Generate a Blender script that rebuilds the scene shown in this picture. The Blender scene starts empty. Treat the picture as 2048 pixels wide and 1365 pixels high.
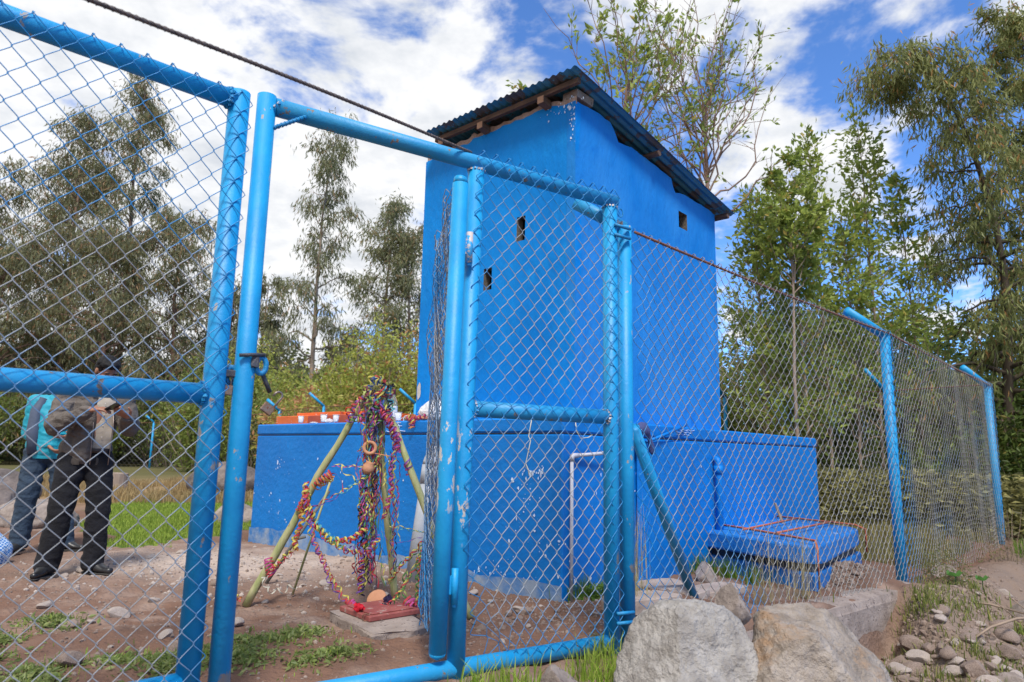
import bpy, math, random
import numpy as np
from mathutils import Vector, Matrix, Euler
random.seed(7)
rng = np.random.default_rng(11)
PI = math.pi
S = bpy.context.scene
COL = S.collection

# ------------------------------------------------------------------ camera
cam_d = bpy.data.cameras.new('camera'); cam = bpy.data.objects.new('camera', cam_d); COL.objects.link(cam)
upc = Vector((156, 8282, -1365)).normalized(); fw = Vector((0, 0, -1))
Yc = (fw - upc * fw.dot(upc)).normalized(); Xc = Yc.cross(upc)
R = Matrix((Xc, Yc, upc))                    # camera space -> world
cam.matrix_world = Matrix.Translation((0, 0, 1.0)) @ R.to_4x4()
cam_d.sensor_width = 36; cam_d.lens = 24; cam_d.clip_start = .05; cam_d.clip_end = 2000
cam_d.dof.use_dof = True; cam_d.dof.focus_distance = 4.6; cam_d.dof.aperture_fstop = 3.2
S.camera = cam

# ------------------------------------------------------------------ world: blue sky with broken cloud
SUN_EL, SUN_AZ = math.radians(56), math.radians(172)      # azimuth clockwise from +Y
w = bpy.data.worlds.new('World'); S.world = w; w.use_nodes = True
nt = w.node_tree; nt.nodes.clear(); N = nt.nodes.new; LK = nt.links.new
def mth(op, a, b=None, tree=None):
    n_ = (tree or nt).nodes.new('ShaderNodeMath'); n_.operation = op
    for i, v in enumerate((a, b)):
        if v is None: continue
        if isinstance(v, (int, float)): n_.inputs[i].default_value = v
        else: (tree or nt).links.new(v, n_.inputs[i])
    return n_.outputs[0]
tc = N('ShaderNodeTexCoord'); sep = N('ShaderNodeSeparateXYZ'); LK(tc.outputs['Generated'], sep.inputs[0])
zz = mth('ADD', mth('MAXIMUM', sep.outputs[2], 0.0), .22)
cmb = N('ShaderNodeCombineXYZ'); LK(mth('DIVIDE', sep.outputs[0], zz), cmb.inputs[0]); LK(mth('DIVIDE', sep.outputs[1], zz), cmb.inputs[1])
mp = N('ShaderNodeMapping'); LK(cmb.outputs[0], mp.inputs[0]); mp.inputs['Location'].default_value = (3.1, 1.35, 0.4)
n1 = N('ShaderNodeTexNoise'); n1.inputs['Scale'].default_value = 3.3; n1.inputs['Detail'].default_value = 11; n1.inputs['Roughness'].default_value = .58; n1.inputs['Distortion'].default_value = .25
n2 = N('ShaderNodeTexNoise'); n2.inputs['Scale'].default_value = 5.5; n2.inputs['Detail'].default_value = 8; n2.inputs['Roughness'].default_value = .6
n3 = N('ShaderNodeTexNoise'); n3.inputs['Scale'].default_value = .55; n3.inputs['Detail'].default_value = 2
for n_ in (n1, n2, n3): LK(mp.outputs[0], n_.inputs['Vector'])
# cloud cover thins gradually towards the east (+X), as the photographed sky does
cover = mth('SUBTRACT', mth('ADD', n1.outputs['Fac'], mth('MULTIPLY', mth('SUBTRACT', n3.outputs['Fac'], .5), .35)), mth('MULTIPLY', sep.outputs[0], .22))
mr = N('ShaderNodeMapRange'); mr.interpolation_type = 'SMOOTHSTEP'; LK(cover, mr.inputs[0])
mr.inputs[1].default_value = .405; mr.inputs[2].default_value = .535
sky = N('ShaderNodeTexSky'); sky.sky_type = 'NISHITA'; sky.sun_disc = False
sky.sun_elevation = SUN_EL; sky.sun_rotation = SUN_AZ; sky.altitude = 3300; sky.air_density = 1.1; sky.dust_density = .6; sky.ozone_density = 3.0
tint = N('ShaderNodeMix'); tint.data_type = 'RGBA'; tint.blend_type = 'MULTIPLY'; tint.inputs[0].default_value = 1; LK(sky.outputs[0], tint.inputs[6]); tint.inputs[7].default_value = (.72, 1.02, 1.36, 1)
bs = N('ShaderNodeBackground'); LK(tint.outputs[2], bs.inputs[0]); bs.inputs[1].default_value = .14
bc = N('ShaderNodeBackground'); bc.inputs[1].default_value = .72
rc = N('ShaderNodeValToRGB'); LK(n2.outputs['Fac'], rc.inputs[0])
rc.color_ramp.elements[0].position = .32; rc.color_ramp.elements[0].color = (.64, .68, .74, 1)
rc.color_ramp.elements[1].position = .55; rc.color_ramp.elements[1].color = (.92, .93, .95, 1)
LK(rc.outputs[0], bc.inputs[0])
mx = N('ShaderNodeMixShader'); LK(mr.outputs[0], mx.inputs[0]); LK(bs.outputs[0], mx.inputs[1]); LK(bc.outputs[0], mx.inputs[2])
wo = N('ShaderNodeOutputWorld'); LK(mx.outputs[0], wo.inputs[0])

sd = bpy.data.lights.new('sun', 'SUN'); sd.energy = 2.9; sd.angle = math.radians(12); sd.color = (1, .95, .87)
so = bpy.data.objects.new('sun', sd); COL.objects.link(so)
sdir = Vector((math.sin(SUN_AZ) * math.cos(SUN_EL), math.cos(SUN_AZ) * math.cos(SUN_EL), math.sin(SUN_EL)))
so.rotation_euler = sdir.to_track_quat('Z', 'Y').to_euler()
S.view_settings.view_transform = 'Standard'; S.view_settings.look = 'None'; S.view_settings.exposure = 0.60; S.view_settings.gamma = 1
S.view_settings.use_curve_mapping = False

# ------------------------------------------------------------------ mesh helpers
def A(v): return np.asarray(v, float)
def nrm(v):
    v = A(v); return v / np.maximum(np.linalg.norm(v, axis=-1, keepdims=True), 1e-9)
def tubes(P, Rd, s=6, caps=False):
    """P (N,k,3) polylines, Rd (N,k) or scalar radii -> verts, quads"""
    P = A(P); Nn, k, _ = P.shape; Rd = np.broadcast_to(A(Rd), (Nn, k)) if not np.isscalar(Rd) else np.full((Nn, k), Rd)
    T = np.empty_like(P); T[:, 1:-1] = P[:, 2:] - P[:, :-2]; T[:, 0] = P[:, 1] - P[:, 0]; T[:, -1] = P[:, -1] - P[:, -2]
    T = nrm(T)
    D = nrm(P[:, -1] - P[:, 0])
    ref = np.where(np.abs(D[:, 2:3]) > .85, A([[1., .13, 0]]), A([[0.05, 0, 1.]]))[:, None, :]
    U = nrm(np.cross(T, np.broadcast_to(ref, T.shape))); Vv = np.cross(T, U)
    a = np.arange(s) * 2 * PI / s
    V = P[:, :, None, :] + Rd[:, :, None, None] * (np.cos(a)[None, None, :, None] * U[:, :, None, :] + np.sin(a)[None, None, :, None] * Vv[:, :, None, :])
    idx = np.arange(Nn * k * s).reshape(Nn, k, s)
    a0 = idx[:, :-1, :]; a1 = np.roll(a0, -1, 2); b0 = idx[:, 1:, :]; b1 = np.roll(b0, -1, 2)
    F = np.stack([a0, a1, b1, b0], -1).reshape(-1, 4)
    V = V.reshape(-1, 3); Fs = [F]
    if caps:
        for end in (0, -1):
            ring = idx[:, end, :]
            Fs.append(ring[:, ::-1] if end == 0 else ring)
    return V, Fs
class G:
    """collects geometry in world coordinates"""
    def __init__(s): s.V = []; s.F = []; s.n = 0; s.M = []; s.C = []
    def add(s, V, Fs, m=0, c=None):
        V = A(V)
        if not isinstance(Fs, list) or (len(Fs) and not isinstance(Fs[0], np.ndarray)):
            d_ = {}
            for f in Fs: d_.setdefault(len(f), []).append(f)
            Fs = [np.array(x) for x in d_.values()]
        for F in Fs:
            s.F.append(F + s.n); s.M.append(np.full(len(F), m, np.int32))
        s.V.append(V); s.n += len(V)
        s.C.append(np.full(len(V), np.nan) if c is None else c)
        return s
    def tube(s, pts, r, seg=12, caps=True, m=0):
        r = r if np.isscalar(r) else A(r)[None, :]
        return s.add(*tubes(A(pts)[None], r, seg, caps), m=m)
    def box(s, c, size, ax=None, m=0, jit=0, bev=0):
        x, y, z = A(size) / 2; b = bev
        if b:
            pts = []
            V = A([(sx * (x - (b if k != 0 else 0)), sy * (y - (b if k != 1 else 0)), sz * (z - (b if k != 2 else 0))) for sx in (-1, 1) for sy in (-1, 1) for sz in (-1, 1) for k in range(3)])
            I = lambda sx, sy, sz, k: ((sx > 0) * 4 + (sy > 0) * 2 + (sz > 0)) * 3 + k
            F = []
            for k in range(3):
                for sg in (-1, 1):
                    q = []
                    for (p, r_) in ((-1, -1), (1, -1), (1, 1), (-1, 1)):
                        t = [0, 0, 0]; t[k] = sg; t[(k + 1) % 3] = p; t[(k + 2) % 3] = r_; q.append(I(*t, k))
                    F.append(q if sg > 0 else q[::-1])
            for k in range(3):      # edges along axis k
                i, j = (k + 1) % 3, (k + 2) % 3
                for p in (-1, 1):
                    for r_ in (-1, 1):
                        t0 = [0, 0, 0]; t0[i] = p; t0[j] = r_; t1 = list(t0); t0[k] = -1; t1[k] = 1
                        q = [I(*t0, i), I(*t1, i), I(*t1, j), I(*t0, j)]
                        F.append(q if p * r_ < 0 else q[::-1])
            for sx in (-1, 1):
                for sy in (-1, 1):
                    for sz in (-1, 1):
                        q = [I(sx, sy, sz, 0), I(sx, sy, sz, 1), I(sx, sy, sz, 2)]
                        F.append(q if sx * sy * sz > 0 else q[::-1])
        else:
            V = A([(i, j, k) for i in (-x, x) for j in (-y, y) for k in (-z, z)])
            F = [(0, 1, 3, 2), (4, 6, 7, 5), (0, 4, 5, 1), (2, 3, 7, 6), (0, 2, 6, 4), (1, 5, 7, 3)]
        if jit: V = V + rng.normal(0, jit, V.shape)
        if ax is not None: V = V @ A(ax)       # rows = axes
        return s.add(V + A(c), F, m=m)
    def lathe(s, prof, c, seg=20, m=0, ax=None):
        prof = A(prof); a = np.arange(seg) * 2 * PI / seg
        V = np.stack([prof[:, None, 0] * np.cos(a), prof[:, None, 0] * np.sin(a), np.broadcast_to(prof[:, None, 1], (len(prof), seg))], -1).reshape(-1, 3)
        if ax is not None: V = V @ A(ax)
        i = np.arange(len(prof) * seg).reshape(len(prof), seg); a0 = i[:-1]; a1 = np.roll(a0, -1, 1); b0 = i[1:]; b1 = np.roll(b0, -1, 1)
        return s.add(V + A(c), [np.stack([a0, a1, b1, b0], -1).reshape(-1, 4)], m=m)
    def mesh(s, name, origin=(0, 0, 0), mats=(), smooth=False, colname=None):
        me = bpy.data.meshes.new(name); V = np.concatenate(s.V) - A(origin)
        me.vertices.add(len(V)); me.vertices.foreach_set('co', V.astype(np.float32).ravel())
        tot = np.concatenate([np.full(len(F), F.shape[1]) for F in s.F]); idx = np.concatenate([F.ravel() for F in s.F])
        me.loops.add(len(idx)); me.loops.foreach_set('vertex_index', idx.astype(np.int32))
        me.polygons.add(len(tot)); st = np.concatenate([[0], np.cumsum(tot)[:-1]])
        me.polygons.foreach_set('loop_start', st.astype(np.int32))
        me.update(calc_edges=True)
        mi = np.concatenate(s.M)
        if mi.any(): me.polygons.foreach_set('material_index', mi)
        me.polygons.foreach_set('use_smooth', np.full(len(tot), bool(smooth)))
        for m in mats: me.materials.append(m)
        return me
def setcol(me, name, arr):
    at = me.attributes.new(name, 'FLOAT_COLOR', 'POINT')
    a = np.ones((len(me.vertices), 4), np.float32); a[:, :arr.shape[1]] = arr; at.data.foreach_set('color', a.ravel())
def thing(name, label, cat, loc=(0, 0, 0), group=None):
    o = bpy.data.objects.new(name, None); COL.objects.link(o); o.location = loc; o['label'] = label; o['category'] = cat
    o.empty_display_size = .1
    if group: o['group'] = group
    return o
def wloc(o):
    l = Vector(o.location)
    while o.parent: o = o.parent; l += Vector(o.location)
    return l
def part(name, g, mat, parent, smooth=False, label=None, stuff=False):
    mats = mat if isinstance(mat, (list, tuple)) else [mat]
    o = bpy.data.objects.new(name, g.mesh(name, wloc(parent), mats, smooth)); COL.objects.link(o); o.parent = parent
    if label: o['label'] = label
    if stuff: o['kind'] = 'stuff'
    return o
def single(name, g, mat, label, cat, loc=(0, 0, 0), smooth=False, group=None, kind=None):
    mats = mat if isinstance(mat, (list, tuple)) else [mat]
    o = bpy.data.objects.new(name, g.mesh(name, loc, mats, smooth)); COL.objects.link(o); o.location = loc
    if kind: o['kind'] = kind
    if label: o['label'] = label
    if cat: o['category'] = cat
    if group: o['group'] = group
    return o
def copytree(o, parent=None):
    c = o.copy(); COL.objects.link(c); c.parent = parent
    for ch in list(o.children): copytree(ch, c)
    return c
# value noise in numpy
_lat = np.random.default_rng(3).random((64, 64, 64)).astype(np.float32)
def vn(p, sc=1., off=0.):
    p = A(p) * sc + off
    if p.shape[-1] == 2: p = np.concatenate([p, np.zeros(p.shape[:-1] + (1,))], -1)
    i = np.floor(p).astype(int); f = p - i; f = f * f * (3 - 2 * f); r = 0
    for dx in (0, 1):
        for dy in (0, 1):
            for dz in (0, 1):
                wgt = (f[..., 0] if dx else 1 - f[..., 0]) * (f[..., 1] if dy else 1 - f[..., 1]) * (f[..., 2] if dz else 1 - f[..., 2])
                r = r + wgt * _lat[(i[..., 0] + dx) & 63, (i[..., 1] + dy) & 63, (i[..., 2] + dz) & 63]
    return r
def fbm(p, sc=1., oc=4, off=0.):
    r = 0; a = .5; t = 0
    for k in range(oc): r = r + a * vn(p, sc * 2 ** k, off + 7.3 * k); t += a; a *= .5
    return r / t
def sstep(a, b, x): t = np.clip((x - a) / (b - a), 0, 1); return t * t * (3 - 2 * t)

# ------------------------------------------------------------------ materials
def newmat(name):
    m = bpy.data.materials.new(name); m.use_nodes = True; t = m.node_tree; b = t.nodes['Principled BSDF']; return m, t, b
def surf(name, c1, c2=None, scale=6, rough=.6, bump=.15, bscale=40, metal=0, stretch=(1, 1, 1), c3=None, c3amt=.0, c3scale=9, detail=6, spec=.5, c3range=None, c3stretch=(1, 1, 1), bdist=.01):
    """noise-mixed paint / stone; c3 = chips or stains with their own shape"""
    m, t, b = newmat(name); n = t.nodes.new; L = t.links.new
    tcn = n('ShaderNodeTexCoord'); mpn = n('ShaderNodeMapping'); L(tcn.outputs['Object'], mpn.inputs[0]); mpn.inputs['Scale'].default_value = stretch
    nz = n('ShaderNodeTexNoise'); L(mpn.outputs[0], nz.inputs['Vector']); nz.inputs['Scale'].default_value = scale; nz.inputs['Detail'].default_value = detail; nz.inputs['Roughness'].default_value = .6
    cr = n('ShaderNodeValToRGB'); L(nz.outputs['Fac'], cr.inputs[0]); cr.color_ramp.elements[0].position = .35; cr.color_ramp.elements[1].position = .65
    c2 = c2 or c1
    cr.color_ramp.elements[0].color = (*c1, 1); cr.color_ramp.elements[1].color = (*c2, 1)
    out = cr.outputs[0]
    if c3 is not None:
        mp3 = n('ShaderNodeMapping'); L(tcn.outputs['Object'], mp3.inputs[0]); mp3.inputs['Scale'].default_value = c3stretch
        nz3 = n('ShaderNodeTexNoise'); L(mp3.outputs[0], nz3.inputs['Vector']); nz3.inputs['Scale'].default_value = c3scale; nz3.inputs['Detail'].default_value = 5; nz3.inputs['Roughness'].default_value = .65
        thr = .75 - c3amt
        mrn = n('ShaderNodeMapRange'); L(nz3.outputs['Fac'], mrn.inputs[0]); mrn.inputs[1].default_value = thr; mrn.inputs[2].default_value = thr + (.14 if ('granite' in name or 'wall_paint' in name) else .02)
        fac = mrn.outputs[0]
        if c3range:
            sp = n('ShaderNodeSeparateXYZ'); L(tcn.outputs['Object'], sp.inputs[0])
            lo = n('ShaderNodeMapRange'); L(sp.outputs[2], lo.inputs[0]); lo.inputs[1].default_value = c3range[0] - .08; lo.inputs[2].default_value = c3range[0] + .08
            hi = n('ShaderNodeMapRange'); L(sp.outputs[2], hi.inputs[0]); hi.inputs[1].default_value = c3range[1] + .08; hi.inputs[2].default_value = c3range[1] - .08
            fac = mth('MULTIPLY', fac, mth('MULTIPLY', lo.outputs[0], hi.outputs[0], t), t)
        mixn = n('ShaderNodeMix'); mixn.data_type = 'RGBA'; L(fac, mixn.inputs[0]); L(out, mixn.inputs[6]); mixn.inputs[7].default_value = (*c3, 1); out = mixn.outputs[2]
    L(out, b.inputs['Base Color']); b.inputs['Roughness'].default_value = rough; b.inputs['Metallic'].default_value = metal
    b.inputs['Specular IOR Level'].default_value = spec
    if bump:
        nb = n('ShaderNodeTexNoise'); L(mpn.outputs[0], nb.inputs['Vector']); nb.inputs['Scale'].default_value = bscale; nb.inputs['Detail'].default_value = 7; nb.inputs['Roughness'].default_value = .6
        bp = n('ShaderNodeBump'); bp.inputs['Strength'].default_value = bump; bp.inputs['Distance'].default_value = bdist; L(nb.outputs['Fac'], bp.inputs['Height']); L(bp.outputs[0], b.inputs['Normal'])
    return m
def attrmat(name, rough=.6, transl=0., bump=0, bscale=80, spec=.4, attr='Col'):
    m, t, b = newmat(name); n = t.nodes.new; L = t.links.new
    at = n('ShaderNodeAttribute'); at.attribute_name = attr; L(at.outputs['Color'], b.inputs['Base Color'])
    b.inputs['Roughness'].default_value = rough; b.inputs['Specular IOR Level'].default_value = spec
    if transl:
        tr = n('ShaderNodeBsdfTranslucent'); L(at.outputs['Color'], tr.inputs[0]); mxn = n('ShaderNodeMixShader'); mxn.inputs[0].default_value = transl
        L(b.outputs[0], mxn.inputs[1]); L(tr.outputs[0], mxn.inputs[2]); L(mxn.outputs[0], t.nodes['Material Output'].inputs[0])
    if bump:
        tcn = n('ShaderNodeTexCoord'); nb = n('ShaderNodeTexNoise'); L(tcn.outputs['Object'], nb.inputs['Vector']); nb.inputs['Scale'].default_value = bscale; nb.inputs['Detail'].default_value = 8
        bp = n('ShaderNodeBump'); bp.inputs['Strength'].default_value = bump; bp.inputs['Distance'].default_value = .02; L(nb.outputs['Fac'], bp.inputs['Height']); L(bp.outputs[0], b.inputs['Normal'])
    return m
BL1, BL2 = (.003, .245, .53), (.006, .30, .60)
M = {}
M['pipe'] = surf('blue_pipe_paint', BL1, BL2, 7, .50, .5, 45, c3=(.33, .30, .27), c3amt=.105, c3scale=11, c3stretch=(1, 1, .5), bdist=.004)
M['pipe_rust'] = surf('blue_pipe_paint_rusted', BL1, (.02, .27, .52), 9, .50, .5, 45, c3=(.20, .15, .11), c3amt=.135, c3scale=14, bdist=.004)
M['pipe_chip'] = surf('blue_pipe_paint_peeled', BL1, BL2, 7, .5, .5, 45, c3=(.50, .46, .42), c3amt=.185, c3scale=17, c3stretch=(1, 1, .45), c3range=(.62, 1.12), bdist=.004)
M['hinge'] = surf('chipped_hinge_paint', (.02, .27, .60), (.03, .32, .62), 9, .5, .4, 60, c3=(.52, .45, .42), c3amt=.27, c3scale=26, bdist=.004)
M['rust'] = surf('rusty_rebar', (.11, .045, .028), (.23, .10, .065), 22, .8, .5, 90)
M['rebar'] = surf('grey_brown_rebar', (.07, .052, .045), (.17, .13, .11), 30, .7, .4, 120)
M['rebar_blue'] = surf('rebar_painted_blue', (.006, .18, .42), (.01, .24, .50), 20, .5, .4, 120)
M['galv'] = None
M['tower_l'] = surf('blue_wall_paint', (.000, .178, .56), (.001, .225, .66), 1.3, .6, .8, 12, c3=(.004, .24, .66), c3amt=.17, c3scale=2.6, stretch=(1, 1, .45), detail=4, bdist=.02, spec=.15)
M['tower_r'] = surf('sunlit_blue_wall_paint', (.003, .18, .56), (.025, .235, .63), 1.6, .65, .8, 14, c3=(.002, .15, .54), c3amt=.17, c3scale=2.8, stretch=(1, 1, .5), bdist=.015, spec=.2)  # same blue paint as the front, tinted paler for sun on this side
M['tank'] = surf('blue_tank_paint', (.000, .150, .51), (.001, .190, .60), 1.5, .5, .45, 18, c3=(.22, .42, .75), c3amt=.045, c3scale=16, c3stretch=(1, 1, .55), bdist=.02, spec=.3)
M['tank_foot'] = surf('scuffed_tank_foot', (.02, .17, .48), (.26, .33, .44), 7, .8, .6, 30)
M['plaster'] = surf('bare_pink_plaster', (.30, .20, .16), (.48, .36, .31), 12, .9, .8, 35, bdist=.03)
M['patch'] = surf('bare_plaster_patch', (.52, .45, .40), (.60, .54, .48), 12, .9, .4, 35)
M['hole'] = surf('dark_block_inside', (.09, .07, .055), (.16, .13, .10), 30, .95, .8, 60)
M['scratch'] = surf('white_scratches', (.55, .66, .85), None, 5, .8, 0)
M['roof'] = surf('blue_painted_corrugated_iron', (.03, .19, .32), (.08, .28, .40), 5, .45, .2, 50, c3=(.13, .12, .11), c3amt=.22, c3scale=4, metal=.15)
M['beam'] = surf('dark_timber', (.06, .035, .025), (.16, .09, .06), 5, .85, .5, 30, stretch=(1, 1, 6))
M['beam_end'] = surf('sawn_timber_end', (.33, .17, .10), (.42, .24, .15), 12, .85, .3, 40)
M['concrete'] = surf('rough_concrete', (.21, .165, .14), (.33, .27, .235), 7, .9, .7, 35, bdist=.015, c3=(.12, .09, .08), c3amt=.15, c3scale=30)
M['slab'] = surf('paving_slab', (.30, .23, .19), (.42, .34, .29), 6, .9, .5, 35)
M['orange'] = surf('orange_hatch_paint', (.62, .10, .010), (.70, .135, .018), 8, .5, .3, 30, c3=(.60, .40, .34), c3amt=.10, c3scale=14)
M['orange_dark'] = surf('brick_red_hatch_paint', (.36, .055, .025), (.44, .075, .03), 8, .6, .3, 30, c3=(.5, .35, .3), c3amt=.07, c3scale=14)
M['redlid'] = surf('faded_red_lid_paint', (.21, .045, .04), (.30, .085, .07), 12, .6, .4, 40, c3=(.32, .22, .19), c3amt=.15, c3scale=22)
M['orange_rod'] = surf('orange_rod', (.42, .085, .03), (.50, .13, .06), 14, .6, .2, 60)
M['mh_top'] = surf('bright_blue_slab_paint', (.004, .145, .48), (.018, .20, .58), 5, .6, .6, 25, c3=(.55, .60, .66), c3amt=.08, c3scale=9, bdist=.015)
M['mh'] = surf('manhole_wall_paint', (.002, .125, .42), (.005, .165, .50), 5, .6, .6, 25, c3=(.16, .12, .10), c3amt=.13, c3scale=8, bdist=.015)
M['pvc'] = surf('grey_pvc', (.30, .32, .36), (.38, .40, .44), 8, .45, .08, 30, c3=(.40, .34, .30), c3amt=.06, c3scale=10)
M['pvc_small'] = surf('light_grey_pvc', (.45, .45, .50), (.52, .51, .54), 8, .5, .08, 30)
M['cord'] = surf('cream_cord', (.60, .56, .42), None, 5, .8, .1, 100)
M['denim'] = surf('blue_grey_cloth', (.045, .06, .16), (.075, .095, .24), 12, .95, .5, 70)
M['pole'] = surf('green_peeled_pole', (.26, .29, .11), (.40, .37, .20), 10, .7, .3, 40, stretch=(3, 3, .6), c3=(.20, .13, .07), c3amt=.10, c3scale=14, c3stretch=(1, 1, .5))
M['stake'] = surf('grey_stake', (.10, .095, .09), (.16, .15, .13), 10, .8, .2, 40)
M['stick'] = surf('brown_stick', (.22, .16, .11), (.30, .22, .16), 10, .8, .2, 40)
M['clay'] = surf('terracotta_clay', (.42, .19, .10), (.52, .26, .15), 8, .85, .3, 40)
M['boulderA'] = surf('pale_granite', (.25, .225, .20), (.43, .40, .37), 9, .9, 1.0, 45, c3=(.30, .225, .17), c3amt=.12, c3scale=3.2, bdist=.03, detail=14)
M['boulderB'] = surf('tan_streaked_granite', (.23, .185, .145), (.41, .35, .30), 8, .9, 1.0, 45, c3=(.34, .215, .125), c3amt=.235, c3scale=3.4, c3stretch=(1, 1, 1.8), bdist=.03, detail=14)
M['rock'] = surf('brown_stone', (.175, .14, .12), (.32, .265, .23), 8, .9, .8, 28, c3=(.14, .10, .085), c3amt=.14, c3scale=20, bdist=.02)
M['pebble'] = surf('loose_pebble', (.165, .115, .09), (.30, .23, .19), 16, .9, .5, 60)
M['pebble_pale'] = surf('pale_pebble', (.30, .24, .205), (.42, .36, .32), 16, .9, .5, 60)
M['lichen'] = surf('lichened_stone', (.085, .07, .065), (.21, .17, .15), 5, .95, .8, 20, bdist=.03)
M['bark'] = surf('tan_bark', (.20, .14, .10), (.34, .26, .20), 5, .9, .4, 25, stretch=(1, 1, .3))
M['bark_dark'] = surf('dark_bark', (.045, .032, .022), (.10, .075, .05), 6, .9, .5, 25, stretch=(1, 1, .3))
M['bark_red'] = surf('reddish_bark', (.16, .09, .065), (.28, .18, .13), 5, .9, .4, 25, stretch=(1, 1, .3))
M['brass'] = surf('rusted_brass', (.26, .13, .07), (.25, .20, .16), 40, .45, .2, 120, metal=.6, c3=(.22, .09, .05), c3amt=.18, c3scale=60)
M['steel'] = surf('dull_steel', (.30, .24, .21), (.22, .17, .15), 40, .4, .1, 90, metal=.7)
M['iron'] = surf('dark_iron', (.035, .045, .065), (.07, .06, .06), 40, .5, .4, 90)
M['skin'] = surf('skin', (.27, .12, .07), (.33, .16, .10), 20, .5, .1, 80)
M['hair'] = surf('black_hair', (.004, .004, .005), (.010, .009, .010), 60, .6, .6, 150, stretch=(1, 1, .2), spec=.25)
M['jacket'] = surf('grey_brown_jacket', (.085, .070, .058), (.14, .115, .097), 7, .8, .8, 22, bdist=.03)
M['rib'] = surf('jacket_ribbing', (.055, .044, .036), (.075, .062, .052), 30, .9, .6, 90, stretch=(3, 3, .2))
M['shirt'] = surf('cream_shirt', (.30, .255, .20), (.40, .34, .275), 9, .85, .5, 30)
M['trouser'] = surf('black_trousers', (.004, .004, .006), (.009, .009, .013), 7, .95, .6, 20, bdist=.03)
M['jeans'] = surf('dark_jeans', (.018, .036, .062), (.036, .062, .10), 9, .9, .6, 24, bdist=.03)
M['cyanj'] = surf('turquoise_jacket', (.008, .27, .37), (.012, .33, .44), 6, .6, .5, 18, bdist=.02)
M['greyj'] = surf('grey_jacket_panel', (.05, .07, .11), (.07, .09, .14), 6, .7, .5, 18)
M['shoe'] = surf('black_leather', (.010, .010, .011), (.03, .03, .032), 12, .35, .2, 50)
M['sole'] = surf('shoe_sole', (.03, .028, .025), (.05, .045, .04), 12, .9, .2, 50)
M['belt'] = surf('brown_belt', (.03, .014, .008), None, 12, .5, .2, 50)
M['phone'] = surf('phone_black', (.01, .01, .012), None, 12, .2, 0)
M['label'] = surf('bottle_label', (.62, .62, .64), None, 12, .7, 0)
M['ink'] = surf('label_ink', (.03, .03, .05), None, 12, .7, 0)
M['foil'] = surf('bottle_cap_foil', (.10, .012, .02), None, 12, .4, 0)
def glassy(name, col, rough, tr):
    m, t, b = newmat(name); b.inputs['Base Color'].default_value = (*col, 1); b.inputs['Roughness'].default_value = rough
    b.inputs['Transmission Weight'].default_value = tr; b.inputs['IOR'].default_value = 1.1; return m
M['plastic'] = glassy('thin_clear_plastic', (.93, .94, .95), .25, .6)
M['glass'] = glassy('bottle_glass', (.75, .82, .80), .08, .85)
M['bag'] = surf('white_plastic_bag', (.62, .64, .68), (.74, .75, .78), 10, .4, .8, 24, bdist=.03)
# checked bag
m, t, b = newmat('blue_checked_cloth'); tcn = t.nodes.new('ShaderNodeTexCoord')
mpc = t.nodes.new('ShaderNodeMapping'); mpc.inputs['Rotation'].default_value = (0.4, .5, .6); t.links.new(tcn.outputs['Object'], mpc.inputs[0])
ck = t.nodes.new('ShaderNodeTexChecker'); ck.inputs['Scale'].default_value = 62; ck.inputs[1].default_value = (.50, .60, .72, 1); ck.inputs[2].default_value = (.02, .17, .48, 1)
t.links.new(mpc.outputs[0], ck.inputs[0]); t.links.new(ck.outputs[0], b.inputs['Base Color']); M['check'] = m
# wire: galvanised / blue paint by attribute
m, t, b = newmat('chain_wire'); at = t.nodes.new('ShaderNodeAttribute'); at.attribute_name = 'Col'
t.links.new(at.outputs['Color'], b.inputs['Base Color']); b.inputs['Roughness'].default_value = .45; b.inputs['Metallic'].default_value = .15; M['wire'] = m
M['leaf'] = attrmat('leaf', .5, .5, spec=.4)
M['grass'] = attrmat('grass_blade', .7, .3, spec=.2)
M['paper'] = attrmat('paper_streamer', .6, .25, spec=.2)

# ------------------------------------------------------------------ places shared by several things
GO = A([.55, 3.867]); GD = nrm(A([.84, .543])); GN = A([GD[1], -GD[0]])       # gate line, and its normal towards the road
def gp(t, z, off=0.): q = GO + GD * t + GN * off; return A([q[0], q[1], z])
P1, P2, P3, P4 = A([.665, 3.95]), A([3.57, 6.44]), A([6.75, 9.64]), A([7.10, 10.18])
D_, N_ = A([.7474, -.6643]), A([.6643, .7474])                                # building axes
TC = A([.511, 5.5]); KC = A([.385, 5.03])                                     # near corners of tower and tank
def tw(u, v, z): q = TC - D_ * u + N_ * v; return A([q[0], q[1], z])
def tk(u, v, z): q = KC - D_ * u + N_ * v; return A([q[0], q[1], z])
AXB = A([[-D_[0], -D_[1], 0], [N_[0], N_[1], 0], [0, 0, 1]])
AXG = A([[GD[0], GD[1], 0], [GN[0], GN[1], 0], [0, 0, 1]])

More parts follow.
